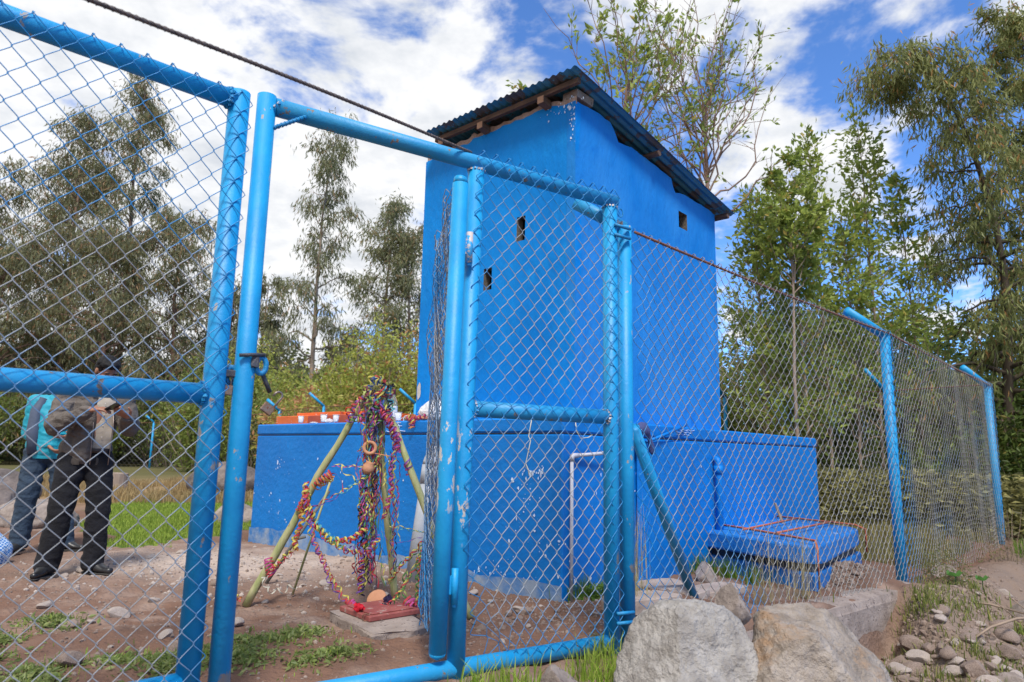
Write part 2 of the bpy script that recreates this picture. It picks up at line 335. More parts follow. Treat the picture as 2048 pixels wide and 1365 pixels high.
# ------------------------------------------------------------------ ground
def sd_fence(p):
    """distance outside the right-hand fence line (positive = road side)"""
    best = None
    for a, b_ in ((P1, P2), (P2, P3)):
        d_ = nrm(b_ - a); nn = A([d_[1], -d_[0]]); s_ = (p - a) @ nn
        best = s_ if best is None else np.where(((p - P2) @ nrm(P2 - P1)) > 0, s_, best)
    return best
def ground_h(p):
    p = A(p); s_ = sd_fence(p)
    rt = sstep(2.9, 3.35, p[..., 0]); h = -.50 * (sstep(.14, .24, s_) * (1 - rt) + rt * (.12 * sstep(.1, .3, s_) + .88 * sstep(.35, 1.3, s_))) * sstep(.7, 1.9, p[..., 0]) - .10 * sstep(.3, 2.5, s_) * sstep(1.5, 3, p[..., 0])
    h = h - .16 * sstep(1.5, 3.2, p[..., 0]) * sstep(-1.2, .0, s_) * (1 - sstep(.14, .24, s_)) * 0.6
    # grassy bank beyond the second post rises a little again
    h = h + .10 * sstep(.1, 1., s_) * sstep(4.2, 6.5, p[..., 0])
    # heap of crumbly soil beside the manhole box
    h = h + .20 * np.exp(-(((p[..., 0] - 3.05) / .42) ** 2 + ((p[..., 1] - 6.25) / .30) ** 2))
    h = h + .13 * np.exp(-(((p[..., 0] - .95) / .35) ** 2 + ((p[..., 1] - 4.75) / .25) ** 2))
    near = 1 - sstep(9, 16, np.hypot(p[..., 0], p[..., 1]))
    h = h + (fbm(p, 1.1, 3) - .5) * .10 * near + (fbm(p, 5., 4, 3.) - .5) * .055 * near + (fbm(p, 22., 3, 9.) - .5) * .028 * near
    rough_out = sstep(.0, .4, s_) * near
    h = h + (fbm(p, 3.2, 4, 5.) - .5) * .20 * rough_out * sstep(.25, .7, s_)
    return h - .012
def axis(lo, hi, step, far, growth=1.16):
    c = list(np.arange(lo, hi, step)); s_ = step
    while c[-1] < far: s_ *= growth; c.append(c[-1] + s_)
    s_ = step
    while c[0] > -far: s_ *= growth; c.insert(0, c[0] - s_)
    return A(c)
gx, gy = axis(-6.5, 5.5, .028, 420), axis(2.2, 9.0, .028, 420)
X_, Y_ = np.meshgrid(gx, gy); Pg = np.stack([X_, Y_], -1).reshape(-1, 2); Zg = ground_h(Pg)
g = G(); I_ = np.arange(len(gx) * len(gy)).reshape(len(gy), len(gx))
g.add(np.concatenate([Pg, Zg[:, None]], 1), [np.stack([I_[:-1, :-1], I_[:-1, 1:], I_[1:, 1:], I_[1:, :-1]], -1).reshape(-1, 4)])
def inpoly(p, poly):
    x, y = p[..., 0], p[..., 1]; r_ = np.zeros(x.shape, bool); j = len(poly) - 1
    for i in range(len(poly)):
        xi, yi = poly[i]; xj, yj = poly[j]
        r_ ^= ((yi > y) != (yj > y)) & (x < (xj - xi) * (y - yi) / (yj - yi + 1e-12) + xi); j = i
    return r_
LAWN = [(-7.6, 14.2), (-4.9, 13.6), (-2.9, 10.5), (-3.15, 8.9), (-3.4, 8.0), (-3.55, 7.1), (-4.6, 7.9), (-6.0, 10.2)]
def lawn_mask(p):
    q = A(p) + np.stack([fbm(p, 2.2, 3, 1.) - .5, fbm(p, 2.2, 3, 4.) - .5], -1) * .9
    return inpoly(q, LAWN)
base = A([.175, .100, .070]); pale = A([.37, .285, .235]); dark = A([.10, .058, .042]); dry = A([.33, .22, .12]); gr = A([.10, .15, .03])
f1 = fbm(Pg, .9, 4)[:, None]; f2 = fbm(Pg, 6, 4, 2.)[:, None]
col = base + (pale - base) * sstep(.48, .78, f1 * .6 + f2 * .4) * .6
col = col + (dark - col) * sstep(.55, .75, fbm(Pg, 2.5, 4, 8.))[:, None] * .5
pm = np.exp(-(((Pg[:, 0] + 2.5) / 1.3) ** 2 + ((Pg[:, 1] - 6.4) / .85) ** 2))[:, None]
col = col + (A([.42, .335, .28]) - col) * np.clip(pm * 1.2 * (.5 + f2), 0, 1)
s_ = sd_fence(Pg); om = (sstep(0, .5, s_) * sstep(.5, 1.5, Pg[:, 0]))[:, None]
col = col + (A([.215, .165, .130]) - col) * om * .8
fz = sstep(10.5, 14, Pg[:, 1])[:, None] * (Pg[:, 0] < 2)[:, None]
col = col + (dry * (.55 + .8 * f2) - col) * fz
lm = lawn_mask(Pg)[:, None]
col = np.where(lm, gr * (.5 + f2), col)
gf = sstep(15, 30, np.hypot(Pg[:, 0], Pg[:, 1]))[:, None]
col = col + (A([.07, .085, .03]) - col) * gf * .8
me = g.mesh('ground', mats=[attrmat('bare_earth', .95, 0, 1.0, 38, .15)], smooth=True); setcol(me, 'Col', col)
o = bpy.data.objects.new('ground', me); COL.objects.link(o); o['kind'] = 'structure'
def gz_(x, y): return float(ground_h(A([[x, y]]))[0])

# ------------------------------------------------------------------ water tank building
def wallgrid(fn, us, zs, top=None):
    """sheet of a wall, fn(u,z)->3D; top(u) trims the upper edge"""
    g = G(); V = []
    for z in zs:
        for u in us:
            V.append(fn(u, z if top is None else zs[0] + (z - zs[0]) / (zs[-1] - zs[0]) * (top(u) - zs[0])))
    k = len(us); F = [(j * k + i, j * k + i + 1, (j + 1) * k + i + 1, (j + 1) * k + i) for j in range(len(zs) - 1) for i in range(k - 1)]
    g.add(V, F); return g
TU, TV, TH = 4.42, 5.55, 1.275
tank = thing('water_tank', 'long low blue painted concrete water tank with a groove below its rim', 'tank', tuple(tk(TU / 2, TV / 2, 0)))
g = G()
g.box(tk(TU / 2, TV / 2, .50), (TU, TV, 1.30), AXB, bev=.012)
part('wall', g, M['tank'], tank)
g = G(); g.box(tk(TU / 2, TV / 2, 1.1525 + .0035), (TU - .018, TV - .018, .008), AXB)
part('groove', g, M['iron'], tank)
g = G(); g.box(tk(TU / 2, TV / 2, 1.160 + .0575), (TU + .012, TV + .012, .115), AXB, bev=.014)
part('rim', g, M['tank'], tank)
# scuffed splash band at the foot: thin uneven render skirt
us = np.linspace(-.008, TU, 90); prof = [.05 + .16 * fbm(A([[u * 1.3, 3.]]), 2.2, 4)[0] for u in us]
g = G(); V = []
for u, h_ in zip(us, prof): V += [tk(u, -.012, -.2), tk(u, -.014, h_ * (.65 + .5 * (u / TU)))]
g.add(V, [(2 * i, 2 * i + 2, 2 * i + 3, 2 * i + 1) for i in range(len(us) - 1)])
part('splash_band', g, M['tank_foot'], tank)
# flaked and scratched paint marks (real thin flakes of bare render, 2 mm proud)
def flakes(name, fn, spots, parent, mat, label=None):
    g = G()
    for (u, z, ru, rz, k, seed) in spots:
        r_ = np.random.default_rng(seed)
        for _ in range(k):
            uu, zz_ = u + r_.normal(0, ru), z + r_.normal(0, rz); s0 = abs(r_.normal(0, .0045)) + .0015; n_ = 7
            a = np.arange(n_) * 2 * PI / n_; rr = s0 * (.5 + r_.random(n_)); st = .5 + 1.8 * r_.random()
            V = [fn(uu + rr[i] * math.cos(a[i]), zz_ + rr[i] * st * math.sin(a[i])) for i in range(n_)]
            g.add(V, [tuple(range(n_))])
    return part(name, g, mat, parent, label=label, stuff=True)
flakes('paint_flakes', lambda u, z: tk(u, -.004, z), [(.35, .62, .10, .18, 34, 1), (1.4, .5, .5, .3, 30, 2), (3.9, .85, .05, .05, 12, 3), (.25, .86, .07, .04, 26, 4), (4.0, .5, .25, .25, 30, 5), (.15, .35, .1, .05, 16, 6), (3.0, .6, .6, .25, 30, 16), (.55, .12, .35, .05, 40, 17)], tank, M['scratch'])
flakes('paint_flakes', lambda v, z: tk(-.004, v, z), [(.5, .78, .08, .08, 14, 7), (1.15, .82, .10, .08, 40, 8), (1.4, 1.24, .2, .01, 26, 9), (2.3, .8, .3, .2, 16, 10)], tank, M['scratch'])
# a scratched drawing on the rim: a small stick flower with two letters' worth of squiggle, as strokes
g = G(); st = [[(0, 0), (.02, .05), (.0, .09), (-.02, .13)], [(-.05, .10), (-.02, .13), (.03, .12)], [(-.03, .17), (.03, .17)], [(0, 0), (-.035, -.03), (-.05, -.06), (-.02, -.05), (0, 0), (.05, -.012), (.10, -.02)], [(-.17, -.01), (-.12, -.03), (-.09, -.02)], [(-.01, .075), (.05, .07)]]
for s0 in st: g.tube([tk(1.87 - a, -.0105, 1.19 + b_ * .55) for a, b_ in s0], .0028, 4)
part('scratched_drawing', g, M['scratch'], tank, label='white scratched doodle of loops and dashes')
g = G()
for y0 in (.0, .035, .07):
    g.tube([tk(-.0105, 1.7 + a * .05, 1.245 - y0 * .6 + .008 * math.sin(a * 3 + y0 * 50)) for a in np.linspace(0, 7 - y0 * 30, 9)], .0022, 4)
part('scratched_drawing', g, M['scratch'], tank)
# vertical construction joint and downpipe on the right-hand wall
g = G(); g.tube([tk(-.055, 2.45, -.1), tk(-.055, 2.45, .93), tk(-.05, 2.45, .97), tk(-.01, 2.45, .99)], .035, 14)
g.tube([tk(-.055, 2.45, .84), tk(-.055, 2.45, .92)], .044, 14)
part('downpipe', g, M['tank'], tank, smooth=True)
g = G(); g.box(tk(-.012, 1.52, .52), (.03, 1.02, 1.22), AXB, bev=.008)
part('wall_pilaster', g, M['tank'], tank)
g = G(); g.tube([tk(-.02, 1.0, -.05), tk(-.02, 1.0, 1.14)], .012, 8)
part('corner_strip', g, M['tank'], tank)

tower = thing('valve_tower', 'tall windowless bright blue tower standing on the tank under a tin roof', 'tower', tuple(tw(.97, 1.35, TH)))
WU, WV = 1.94, 2.70
rtop = lambda v: 4.195 - .132 * (v + .2)          # roof underside at v
def topL(u): return 4.035 + .03 * math.sin(u * 2.2) + .05 * (fbm(A([[u * 3, 1.]]), 2.5, 4)[0] - .5) * 2 - .02 * sstep(.25, 0, abs(u))
def topR(v):
    pts = [(0, 4.03), (.3, 4.055), (.55, 4.045), (.63, 3.985), (.67, 3.90), (.9, 3.93), (1.2, 3.915), (1.55, 3.885), (1.70, 3.875), (1.73, 3.80), (1.78, 3.745), (2.0, 3.78), (2.35, 3.775), (2.71, 3.76)]
    return float(np.interp(v, [a for a, _ in pts], [b_ for _, b_ in pts])) + .02 * (fbm(A([[v * 3, 5.]]), 5, 3)[0] - .5)
# each face is a slab of render with its own window holes, 60 mm thick, round a block core
def face(fn, L_, top, holes, m, name, lab):
    """fn(u, depth, z) ; holes = (u0,u1,z0,z1)"""
    us = sorted(set(list(np.round(np.linspace(0, L_, 60), 4)) + [x for h_ in holes for x in h_[:2]]))
    zs = sorted(set(list(np.linspace(TH - .02, 3.6, 30)) + [x for h_ in holes for x in h_[2:]]))
    g = G(); k = len(us); TZ = len(zs)
    def P(i, j, dpt):
        u = us[i]
        if j < TZ:
            z = zs[j]
        else: z = top(u)
        wob = 0 if dpt else (fbm(A([[u, z]]), 1.6, 3, L_)[0] - .5) * .022 * sstep(0, .1, u) * sstep(L_, L_ - .1, u)
        return fn(u, dpt - wob, z)
    V = [P(i, j, dpt) for dpt in (0, .09) for j in range(TZ + 1) for i in range(k)]
    off = k * (TZ + 1)
    def hole(i, j):
        if j >= TZ - 0: return False
        uc = (us[i] + us[i + 1]) / 2; zc = (zs[j] + (zs[j + 1] if j + 1 < TZ else 9)) / 2
        return any(h_[0] < uc < h_[1] and h_[2] < zc < h_[3] for h_ in holes)
    F = []; RF = []
    ok = {}
    for j in range(TZ):
        for i in range(k - 1):
            if hole(i, j): continue
            ok[i, j] = 1; a = j * k + i; F.append((a, a + 1, a + k + 1, a + k))
    RF = []
    for (i, j) in ok:        # rims of holes and outer edge
        a = j * k + i; b0, b1, b2, b3 = a, a + 1, a + k + 1, a + k
        for (di, dj, p, q) in ((0, -1, b0, b1), (1, 0, b1, b2), (0, 1, b2, b3), (-1, 0, b3, b0)):
            if (i + di, j + dj) not in ok: (RF if 0 < i < k - 2 and 0 < j < TZ - 1 else F).append((q, p, p + off, q + off))
    g.add(V, F); g.add(V, RF, m=1); return part(name, g, [m, M['hole']], tower, label=lab)
HL = [(.555, .655, 2.885, 3.115), (.95, 1.055, 2.49, 2.70)]
HR = [(1.845, 2.03, 3.385, 3.565)]
face(lambda u, d_, z: tw(u, d_, z), WU, topL, HL, M['tower_l'], 'wall', 'blue front wall with two small vent holes')
face(lambda u, d_, z: tw(d_ , u, z), WV, topR, HR, M['tower_r'], 'wall', 'blue side wall, tinted paler as sunlit, with one square vent hole')
g = G(); g.box(tw(WU - .05, WV / 2, (TH + 3.98) / 2), (.1, WV - .19, 3.98 - TH), AXB); part('wall', g, M['tower_l'], tower)
g = G(); g.box(tw(WU / 2, WV - .05, (TH + 3.78) / 2), (WU - .2, .1, 3.78 - TH), AXB); part('wall', g, M['tower_l'], tower)
# block core just behind the render, open where the holes are
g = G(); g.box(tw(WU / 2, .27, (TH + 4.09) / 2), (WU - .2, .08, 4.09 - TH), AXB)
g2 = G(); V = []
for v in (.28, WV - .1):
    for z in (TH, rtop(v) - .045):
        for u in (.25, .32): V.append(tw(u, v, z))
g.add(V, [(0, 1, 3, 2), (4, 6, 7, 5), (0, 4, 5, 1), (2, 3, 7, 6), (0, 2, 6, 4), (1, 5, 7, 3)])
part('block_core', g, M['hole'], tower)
# broken mortar course under the roof on the front
us = np.linspace(-.012, WU - .02, 80); g = G(); V = []
for u in us: V += [tw(u, .008, topL(max(u, 0)) - .02), tw(u, .0, topL(max(u, 0)) + .02 + .05 * fbm(A([[u * 4, 9.]]), 3, 3)[0]), tw(u, .12, topL(max(u, 0)) + .05)]
g.add(V, [q for i in range(len(us) - 1) for q in ((3 * i, 3 * i + 3, 3 * i + 4, 3 * i + 1), (3 * i + 1, 3 * i + 4, 3 * i + 5, 3 * i + 2))])
part('mortar_course', g, M['plaster'], tower)
g = G(); g.box(tw(.06, .12, 4.10), (.15, .24, .075), AXB, jit=.004); part('block', g, M['concrete'], tower)
n_ = 11; a = np.arange(n_) * 2 * PI / n_; r_ = .8 + .35 * rng.random(n_)
g = G(); g.add([tw(1.90 + .03 * r_[i] * math.cos(a[i]), -.006, 1.59 + .085 * r_[i] * math.sin(a[i])) for i in range(n_)], [tuple(range(n_))]); part('bare_patch', g, M['patch'], tower)
flakes('paint_flakes', lambda u, z: tw(u, -.004, z), [(.03, 3.9, .02, .12, 26, 21), (.15, 4.0, .10, .03, 30, 22), (1.85, 1.42, .06, .05, 10, 23)], tower, M['scratch'])
# corrugated roof in three lapped sheets
for k, (u0, u1) in enumerate(((-.16, .52), (.46, 1.14), (1.08, 1.76))):
    g = G(); nu = 49; nv = 14; us = np.linspace(u0, u1, nu); vs = np.linspace(-.2, 2.93 + .02 * k, nv); V = []
    for v in vs:
        for u in us: V.append(tw(u, v, rtop(v) + .014 + .0045 * (k % 2) + .010 * math.cos((u - .02) * 2 * PI / .076) + .006 * math.sin(v * 2 + k)))
    for v in vs:
        for u in us: V.append(tw(u, v, rtop(v) + .0125 + .0045 * (k % 2) + .010 * math.cos((u - .02) * 2 * PI / .076) + .006 * math.sin(v * 2 + k)))
    F = []; o_ = nu * nv
    for j in range(nv - 1):
        for i in range(nu - 1):
            q = j * nu + i; F.append((q, q + 1, q + nu + 1, q + nu)); F.append((q + o_, q + nu + o_, q + nu + 1 + o_, q + 1 + o_))
    g.add(V, F); part('roof_sheet', g, M['roof'], tower, smooth=True)
def beamv(u, v0, v1, drop, sx, sz, name='rafter'):      # runs down the slope
    g = G(); V = []
    for v in (v0, v1):
        for z in (-drop - sz, -drop):
            for du in (-sx / 2, sx / 2): V.append(tw(u + du, v, rtop(v) + z))
    g.add(V, [(0, 1, 3, 2), (4, 6, 7, 5), (0, 4, 5, 1), (2, 3, 7, 6), (0, 2, 6, 4), (1, 5, 7, 3)]); F0 = part(name, g, M['beam'], tower)
    g = G(); g.box(tw(u, v0 - .003, rtop(v0) - drop - sz / 2), (sx * .98, .004, sz * .98), AXB); part('sawn_end', g, M['beam_end'], F0)
for u in (.30, 1.05, 1.6): beamv(u, -.11, 2.8, .055, .07, .065)
for v, r0 in ((-.14, 0), (1.22, .03), (2.78, .035)):
    g = G()
    if r0: g.tube([tw(-.13, v, rtop(v) - .06), tw(WU - .1, v, rtop(v) - .06)], r0, 12)
    else: g.box(tw(.80, v + .06, rtop(v) - .040), (1.80, .04, .045), AXB)
    part('purlin', g, M['beam'], tower)

# ------------------------------------------------------------------ hatch and litter on the tank roof
hb = tk(3.5, .62, TH)
h = thing('tank_hatch', 'orange painted steel access hatch with a loop handle on the tank top', 'hatch', tuple(hb))
def hx(u, v, z): return tk(u, v, TH + z)
g = G(); g.box(hx(4.00, .62, .05), (.66, .9, .10), AXB, bev=.006); part('curb', g, M['orange'], h)
g = G(); g.box(hx(3.24, .62, .048), (.85, .9, .096), AXB, bev=.006); part('curb', g, M['orange_dark'], h, label='brick red half of the hatch curb')
g = G(); g.box(hx(3.78, .70, .124), (.86, .68, .045), AXB, bev=.004); part('lid', g, M['orange'], h)
l2 = G(); l2.box(hx(3.10, .70, .118), (.48, .68, .040), AXB, bev=.004); lid = part('lid', l2, M['orange'], h)
g = G(); q = [(-.07, 0), (-.07, .035), (-.055, .05), (.055, .05), (.07, .035), (.07, 0)]
g.tube([hx(3.22 + a, .40, .138 + b_) for a, b_ in q], .008, 8); part('handle', g, M['orange_dark'], h, smooth=True)
g = G(); g.box(hx(3.28, .345, .115), (.03, .012, .05), AXB); part('latch', g, M['orange_dark'], h)
# plastic cups
def cup(u, v, lab, sc=1., tilt=0):
    t_ = thing('plastic_cup', lab, 'cup', tuple(tk(u, v, TH + .012)), 'clear plastic cups along the tank edge')
    c = tk(u, v, TH + .012)
    ax = A([[1, 0, 0], [0, math.cos(tilt), math.sin(tilt)], [0, -math.sin(tilt), math.cos(tilt)]])
    g = G(); g.lathe(A([(.0, .0), (.024, 0), (.026, .004), (.034, .075), (.033, .075), (.025, .005), (0, .004)]) * sc, c, 20, ax=ax); part('body', g, M['plastic'], t_, smooth=True)
    g = G(); g.lathe(A([(.034, .073), (.037, .074), (.037, .078), (.033, .078)]) * sc, c, 20, ax=ax); part('lip', g, M['plastic'], t_, smooth=True)
cup(3.62, .06, 'plastic cup standing leftmost, in front of the red hatch curb', .95)
cup(3.20, .07, 'squat plastic cup beside crumpled film in front of the hatch handle', 1.05)
cup(2.98, .07, 'plastic cup at the right corner of the red hatch curb', .95)
cup(2.74, .12, 'wide white plastic cup just left of the tripod pole', 1.25)
cup(2.04, .12, 'plastic cup standing right of the wine bottle', 1.0)
cup(1.92, .14, 'plastic cup lying tipped beside the white bag', .95, 1.45)
def film(u, v, s0, lab, seed, z=0, cat='plastic bag', nm='plastic_film', hgt=.6, mat='plastic'):
    r_ = np.random.default_rng(seed); n1_, n2_ = 22, 12; V = []
    for j in range(n2_ + 1):
        ph = PI * j / n2_
        for i in range(n1_):
            th = 2 * PI * i / n1_; d0 = A([math.sin(ph) * math.cos(th), math.sin(ph) * math.sin(th), math.cos(ph)])
            rr = s0 * (1 + .75 * (fbm((d0 * 1.7 + seed)[None], 1.6, 4)[0] - .5))
            V.append([d0[0] * rr * 1.15, d0[1] * rr * .8, max(d0[2] * rr * hgt + s0 * hgt * .6, 0.002)])
    V = A(V) + tk(u, v, TH + .004 + z); F = [(j * n1_ + i, j * n1_ + (i + 1) % n1_, (j + 1) * n1_ + (i + 1) % n1_, (j + 1) * n1_ + i) for j in range(n2_) for i in range(n1_)]
    g = G(); g.add(V, F); return single(nm, g, M[mat], lab, cat, tuple(tk(u, v, TH)), True)
film(3.14, .10, .045, 'crumpled clear film beside the squat cup on the tank edge', 3)
film(3.38, .07, .035, 'flattened scrap of clear film between two cups', 6, hgt=.25)
film(1.98, .22, .055, 'crumpled clear film heaped behind the tipped cup', 5)
film(1.60, .22, .15, 'large white plastic bag slumped at the foot of the tower', 8, nm='plastic_bag', hgt=.75, mat='bag')
film(1.84, .10, .05, 'small white plastic scrap before the large white bag', 12, hgt=.5, mat='bag')
# bottle
bt = thing('wine_bottle', 'clear glass wine bottle with white label standing on the tank rim', 'bottle', tuple(tk(2.17, .16, TH))); c = tk(2.17, .16, TH + .003)
g = G(); g.lathe([(0, 0), (.037, 0), (.040, .006), (.040, .17), (.036, .20), (.018, .235), (.0145, .25), (.0145, .30), (.0165, .302), (.0165, .312), (0, .312)], c, 28); part('body', g, M['glass'], bt, smooth=True)
g = G(); g.lathe([(.0410, .045), (.0412, .046), (.0412, .150), (.0410, .151)], c, 28); lb = part('label', g, M['label'], bt, smooth=True)
g = G(); V = []; 
for k in range(24):
    a = k * 2 * PI / 24
    for rr in (.016, .023): V.append(c + A([.0, 0, .098]) + A([-N_[0], -N_[1], 0]) * .0425 + A([D_[0], D_[1], 0]) * rr * math.cos(a) + A([0, 0, 1]) * rr * math.sin(a))
g.add(V, [(2 * k, 2 * k + 1, (2 * k + 3) % 48, (2 * k + 2) % 48) for k in range(24)]); part('emblem', g, M['ink'], lb)
g = G(); g.lathe([(.0155, .262), (.0158, .263), (.0180, .303), (.0180, .3165), (0, .3170)], c, 20); part('foil', g, M['foil'], bt, smooth=True)
# split clay pot piece lying near the bag
g = G(); g.tube([tk(1.84, .04, TH + .022), tk(1.70, .04, TH + .026), tk(1.56, .07, TH + .022)], A([.014, .022, .012]), 12)
single('clay_piece', g, M['clay'], 'long terracotta sherd lying on the rim before the white bag', 'sherd', tuple(tk(1.7, .05, TH)), True)

# ------------------------------------------------------------------ pipes
pv = thing('grey_waste_pipe', 'thick grey plastic pipe bending out of the tank wall and leaning to the ground', 'pipe', (-.74, 5.62, 0))
g = G(); A0 = A([-.745, 5.58, -.04]); A1 = A([-.655, 5.70, .86])
g.tube([A0, A1], .062, 20); part('pipe', g, M['pvc'], pv, smooth=True)
ed = nrm(A1 - A0); g = G(); g.tube([A1 - ed * .12, A1 + ed * .03], .067, 24)
el = [A1 + ed * .03]; od = nrm(A([.62, .78, 0])); rc_ = .11
for k in range(1, 9): a_ = k / 8 * PI / 2; el.append(A1 + ed * (.03 + rc_ * math.sin(a_)) + od * rc_ * (1 - math.cos(a_)))
el.append(el[-1] + od * .12); g.tube(el, .066, 24)
part('elbow', g, M['pvc'], pv, smooth=True)
pw = thing('thin_grey_pipe', 'thin light grey pipe up the tank wall with an elbow and long slanting run', 'pipe', tuple(tk(-.03, .15, 0)))
q0 = tk(.0, -.035, 0); q0 = A([.436, 5.135, -.05]); g = G()
g.tube([A([.455, 5.075, -.06]), A([.455, 5.075, .965])], .0135, 12); part('riser', g, M['pvc_small'], pw, smooth=True)
g = G(); g.tube([A([.455, 5.075, .955]), A([.457, 5.077, .985]), A([.470, 5.090, .993]), A([.505, 5.122, .995])], .0185, 12); part('elbow', g, M['pvc_small'], pw, smooth=True)
g = G(); g.tube([A([.50, 5.118, .995]), tk(-.055, .40, 1.012), tk(-.055, .95, 1.085)], .0135, 12); part('slanting_run', g, M['pvc_small'], pw, smooth=True)
g = G(); g.tube([tk(-.055, .95, 1.085), tk(-.055, 1.45, 1.20), tk(-.05, 1.80, 1.288)], .0135, 12); part('slanting_run', g, M['tank'], pw, smooth=True, label='blue painted end of the run')
# cloth hanging over the pipe
n1_, n2_ = 16, 22; V = []
for j in range(n2_ + 1):
    s0 = j / n2_
    for i in range(n1_):
        a = 2 * PI * i / n1_
        cx, cz = .92 + .20 * s0 ** .8 * .9, 1.215 - .17 * s0 ** 1.7 + .03 * math.sin(s0 * 3)
        rr = .034 + .012 * math.sin(s0 * 5 + 1)
        rr *= 1 + .5 * (fbm(A([[math.cos(a) + 2, math.sin(a), s0 * 3.]]), 1.5, 3)[0] - .5)
        V.append(tk(-.10 - .8 * rr * math.cos(a), cx + .35 * rr * math.cos(a), cz + 1.2 * rr * math.sin(a)))
g = G(); g.add(V, [(j * n1_ + i, j * n1_ + (i + 1) % n1_, (j + 1) * n1_ + (i + 1) % n1_, (j + 1) * n1_ + i) for j in range(n2_) for i in range(n1_)] + [tuple(range(n1_))[::-1], tuple(range(n2_ * n1_, (n2_ + 1) * n1_))])
single('cloth_bundle', g, M['denim'], 'slate blue rolled cloth slung over the slanting pipe', 'cloth', tuple(tk(-.1, 1.0, 1.2)), True)
# loose cream cord hanging on the tank wall
g = G(); g.tube([tk(.28, -.02, 1.27), tk(.27, -.05, 1.20), tk(.285, -.05, 1.13), tk(.265, -.05, 1.10), tk(.30, -.045, .98), tk(.315, -.045, .93), tk(.29, -.04, .88), tk(.285, -.04, .84)], .0035, 6)
single('cream_string', g, M['cord'], 'thin cream cord hanging from the rim of the tank', 'cord', tuple(tk(.28, -.03, 1.27)), True)
g = G(); g.tube([tk(-.02, .12, 1.27), tk(-.05, .10, 1.17), tk(-.05, .15, 1.12), tk(-.05, .25, 1.13), tk(-.05, .30, 1.15)], .0035, 6)
single('cream_string', g, M['cord'], 'cream cord drooping in a loop beside the right gate post', 'cord', tuple(tk(-.05, .12, 1.27)), True)
# stick behind the manhole box
g = G(); g.tube([tk(-.35, 3.55, .05), tk(-.16, 3.6, .52)], A([.018, .014]), 8)
single('wooden_stick', g, M['stick'], 'short brown stick propped behind the manhole box', 'stick', tuple(tk(-.35, 3.55, 0)))

# ------------------------------------------------------------------ blue manhole box with its rod cage
mc = [A([1.79, 6.95]), A([2.47, 5.66]), A([3.62, 7.18]), A([3.05, 8.25])]       # left, front, right, back
mm = thing('manhole_box', 'low blue concrete box with a cracked-open blue slab lid', 'manhole', (2.7, 6.95, 0))
def slab(cs, z0, z1, shrink, mat, name, rad=.06, ztilt=(0, 0, 0, 0), label=None):
    cen = sum(cs) / 4; P_ = []; Z = []
    for k in range(4):
        c0 = cen + (cs[k] - cen) * shrink; pa = cen + (cs[k - 1] - cen) * shrink; pb = cen + (cs[(k + 1) % 4] - cen) * shrink
        e1 = nrm(pa - c0); e2 = nrm(pb - c0)
        for s0 in np.linspace(0, 1, 5):
            P_.append(c0 + e1 * rad * (1 - s0) ** 2 + e2 * rad * s0 ** 2); Z.append(ztilt[k])
        # points along the side so that it can be uneven
        for s0 in (.25, .5, .75): P_.append((c0 + (pb - c0) * s0) + rng.normal(0, .007, 2)); Z.append(ztilt[k] * (1 - s0) + ztilt[(k + 1) % 4] * s0)
    m_ = len(P_); V = []
    for zz0, ins in ((z0, 0), (z0 + .015, -.006), (z1 - .02, 0), (z1 - .006, .008), (z1, .03)):
        for k in range(m_): q = P_[k] + nrm(cen - P_[k]) * ins; V.append([q[0], q[1], zz0 + Z[k]])
    F = [(j * m_ + i, j * m_ + (i + 1) % m_, (j + 1) * m_ + (i + 1) % m_, (j + 1) * m_ + i) for j in range(4) for i in range(m_)]
    F = [f[::-1] for f in F]; F += [tuple(range(4 * m_, 5 * m_))[::-1], tuple(range(m_))]
    g = G(); g.add(V, F); return part(name, g, mat, mm, label=label)
slab(mc, -.35, .085, .965, M['mh'], 'box_wall', .04)
slab(mc, .0, .17, .90, M['iron'], 'gap_shade_core', .04)  # dark core standing in for the shade between wall and lid
slab(mc, .155, .305, 1.0, M['mh_top'], 'lid_slab', .30, (0, .0, .015, .01))
rd = thing('rod_cage', 'bent orange iron rods laid in a grid over the blue slab lid', 'grating', (2.7, 6.95, .27))
zr = .325
E_ = lambda a, b_, s0: mc[a] + (mc[b_] - mc[a]) * s0
def rod(pts, nm='rod'):
    g = G(); g.tube([A([p[0], p[1], z]) for p, z in pts], .010, 8); part(nm, g, M['orange_rod'], rd, smooth=True)
cenm = sum(mc) / 4
ins = lambda q, s0=.94: cenm + (q - cenm) * s0
L0, F0, R0, B0 = [ins(c_) for c_ in mc]
Lo, Fo, Ro = [cenm + (c_ - cenm) * 1.03 for c_ in mc[:3]]
rod([(Lo, .02), (Lo, zr - .02), (Lo + (B0 - Lo) * .02, zr), (B0, zr + .01)])
rod([(L0 + (B0 - L0) * .14, zr + .02), (L0 * .62 + F0 * .38 + (B0 - L0) * .12, zr + .02), (F0 + (R0 - F0) * .03, zr + .015), (Fo, zr - .03), (Fo, -.02)])
rod([(B0, zr + .02), (B0 + (R0 - B0) * .97, zr + .02), (Ro, zr - .02), (Ro, .08)])
rod([(L0 * .55 + F0 * .45, zr + .03), (B0 * .62 + R0 * .38, zr + .03)])
rod([(L0 * .30 + F0 * .70 + (R0 - F0) * .06, zr + .03), (B0 * .25 + R0 * .75, zr + .03)])
g = G(); g.tube([A([Lo[0], Lo[1], .0]), A([Lo[0], Lo[1], .035])], A([.032, .012]), 10); part('hook_foot', g, M['orange_rod'], rd)

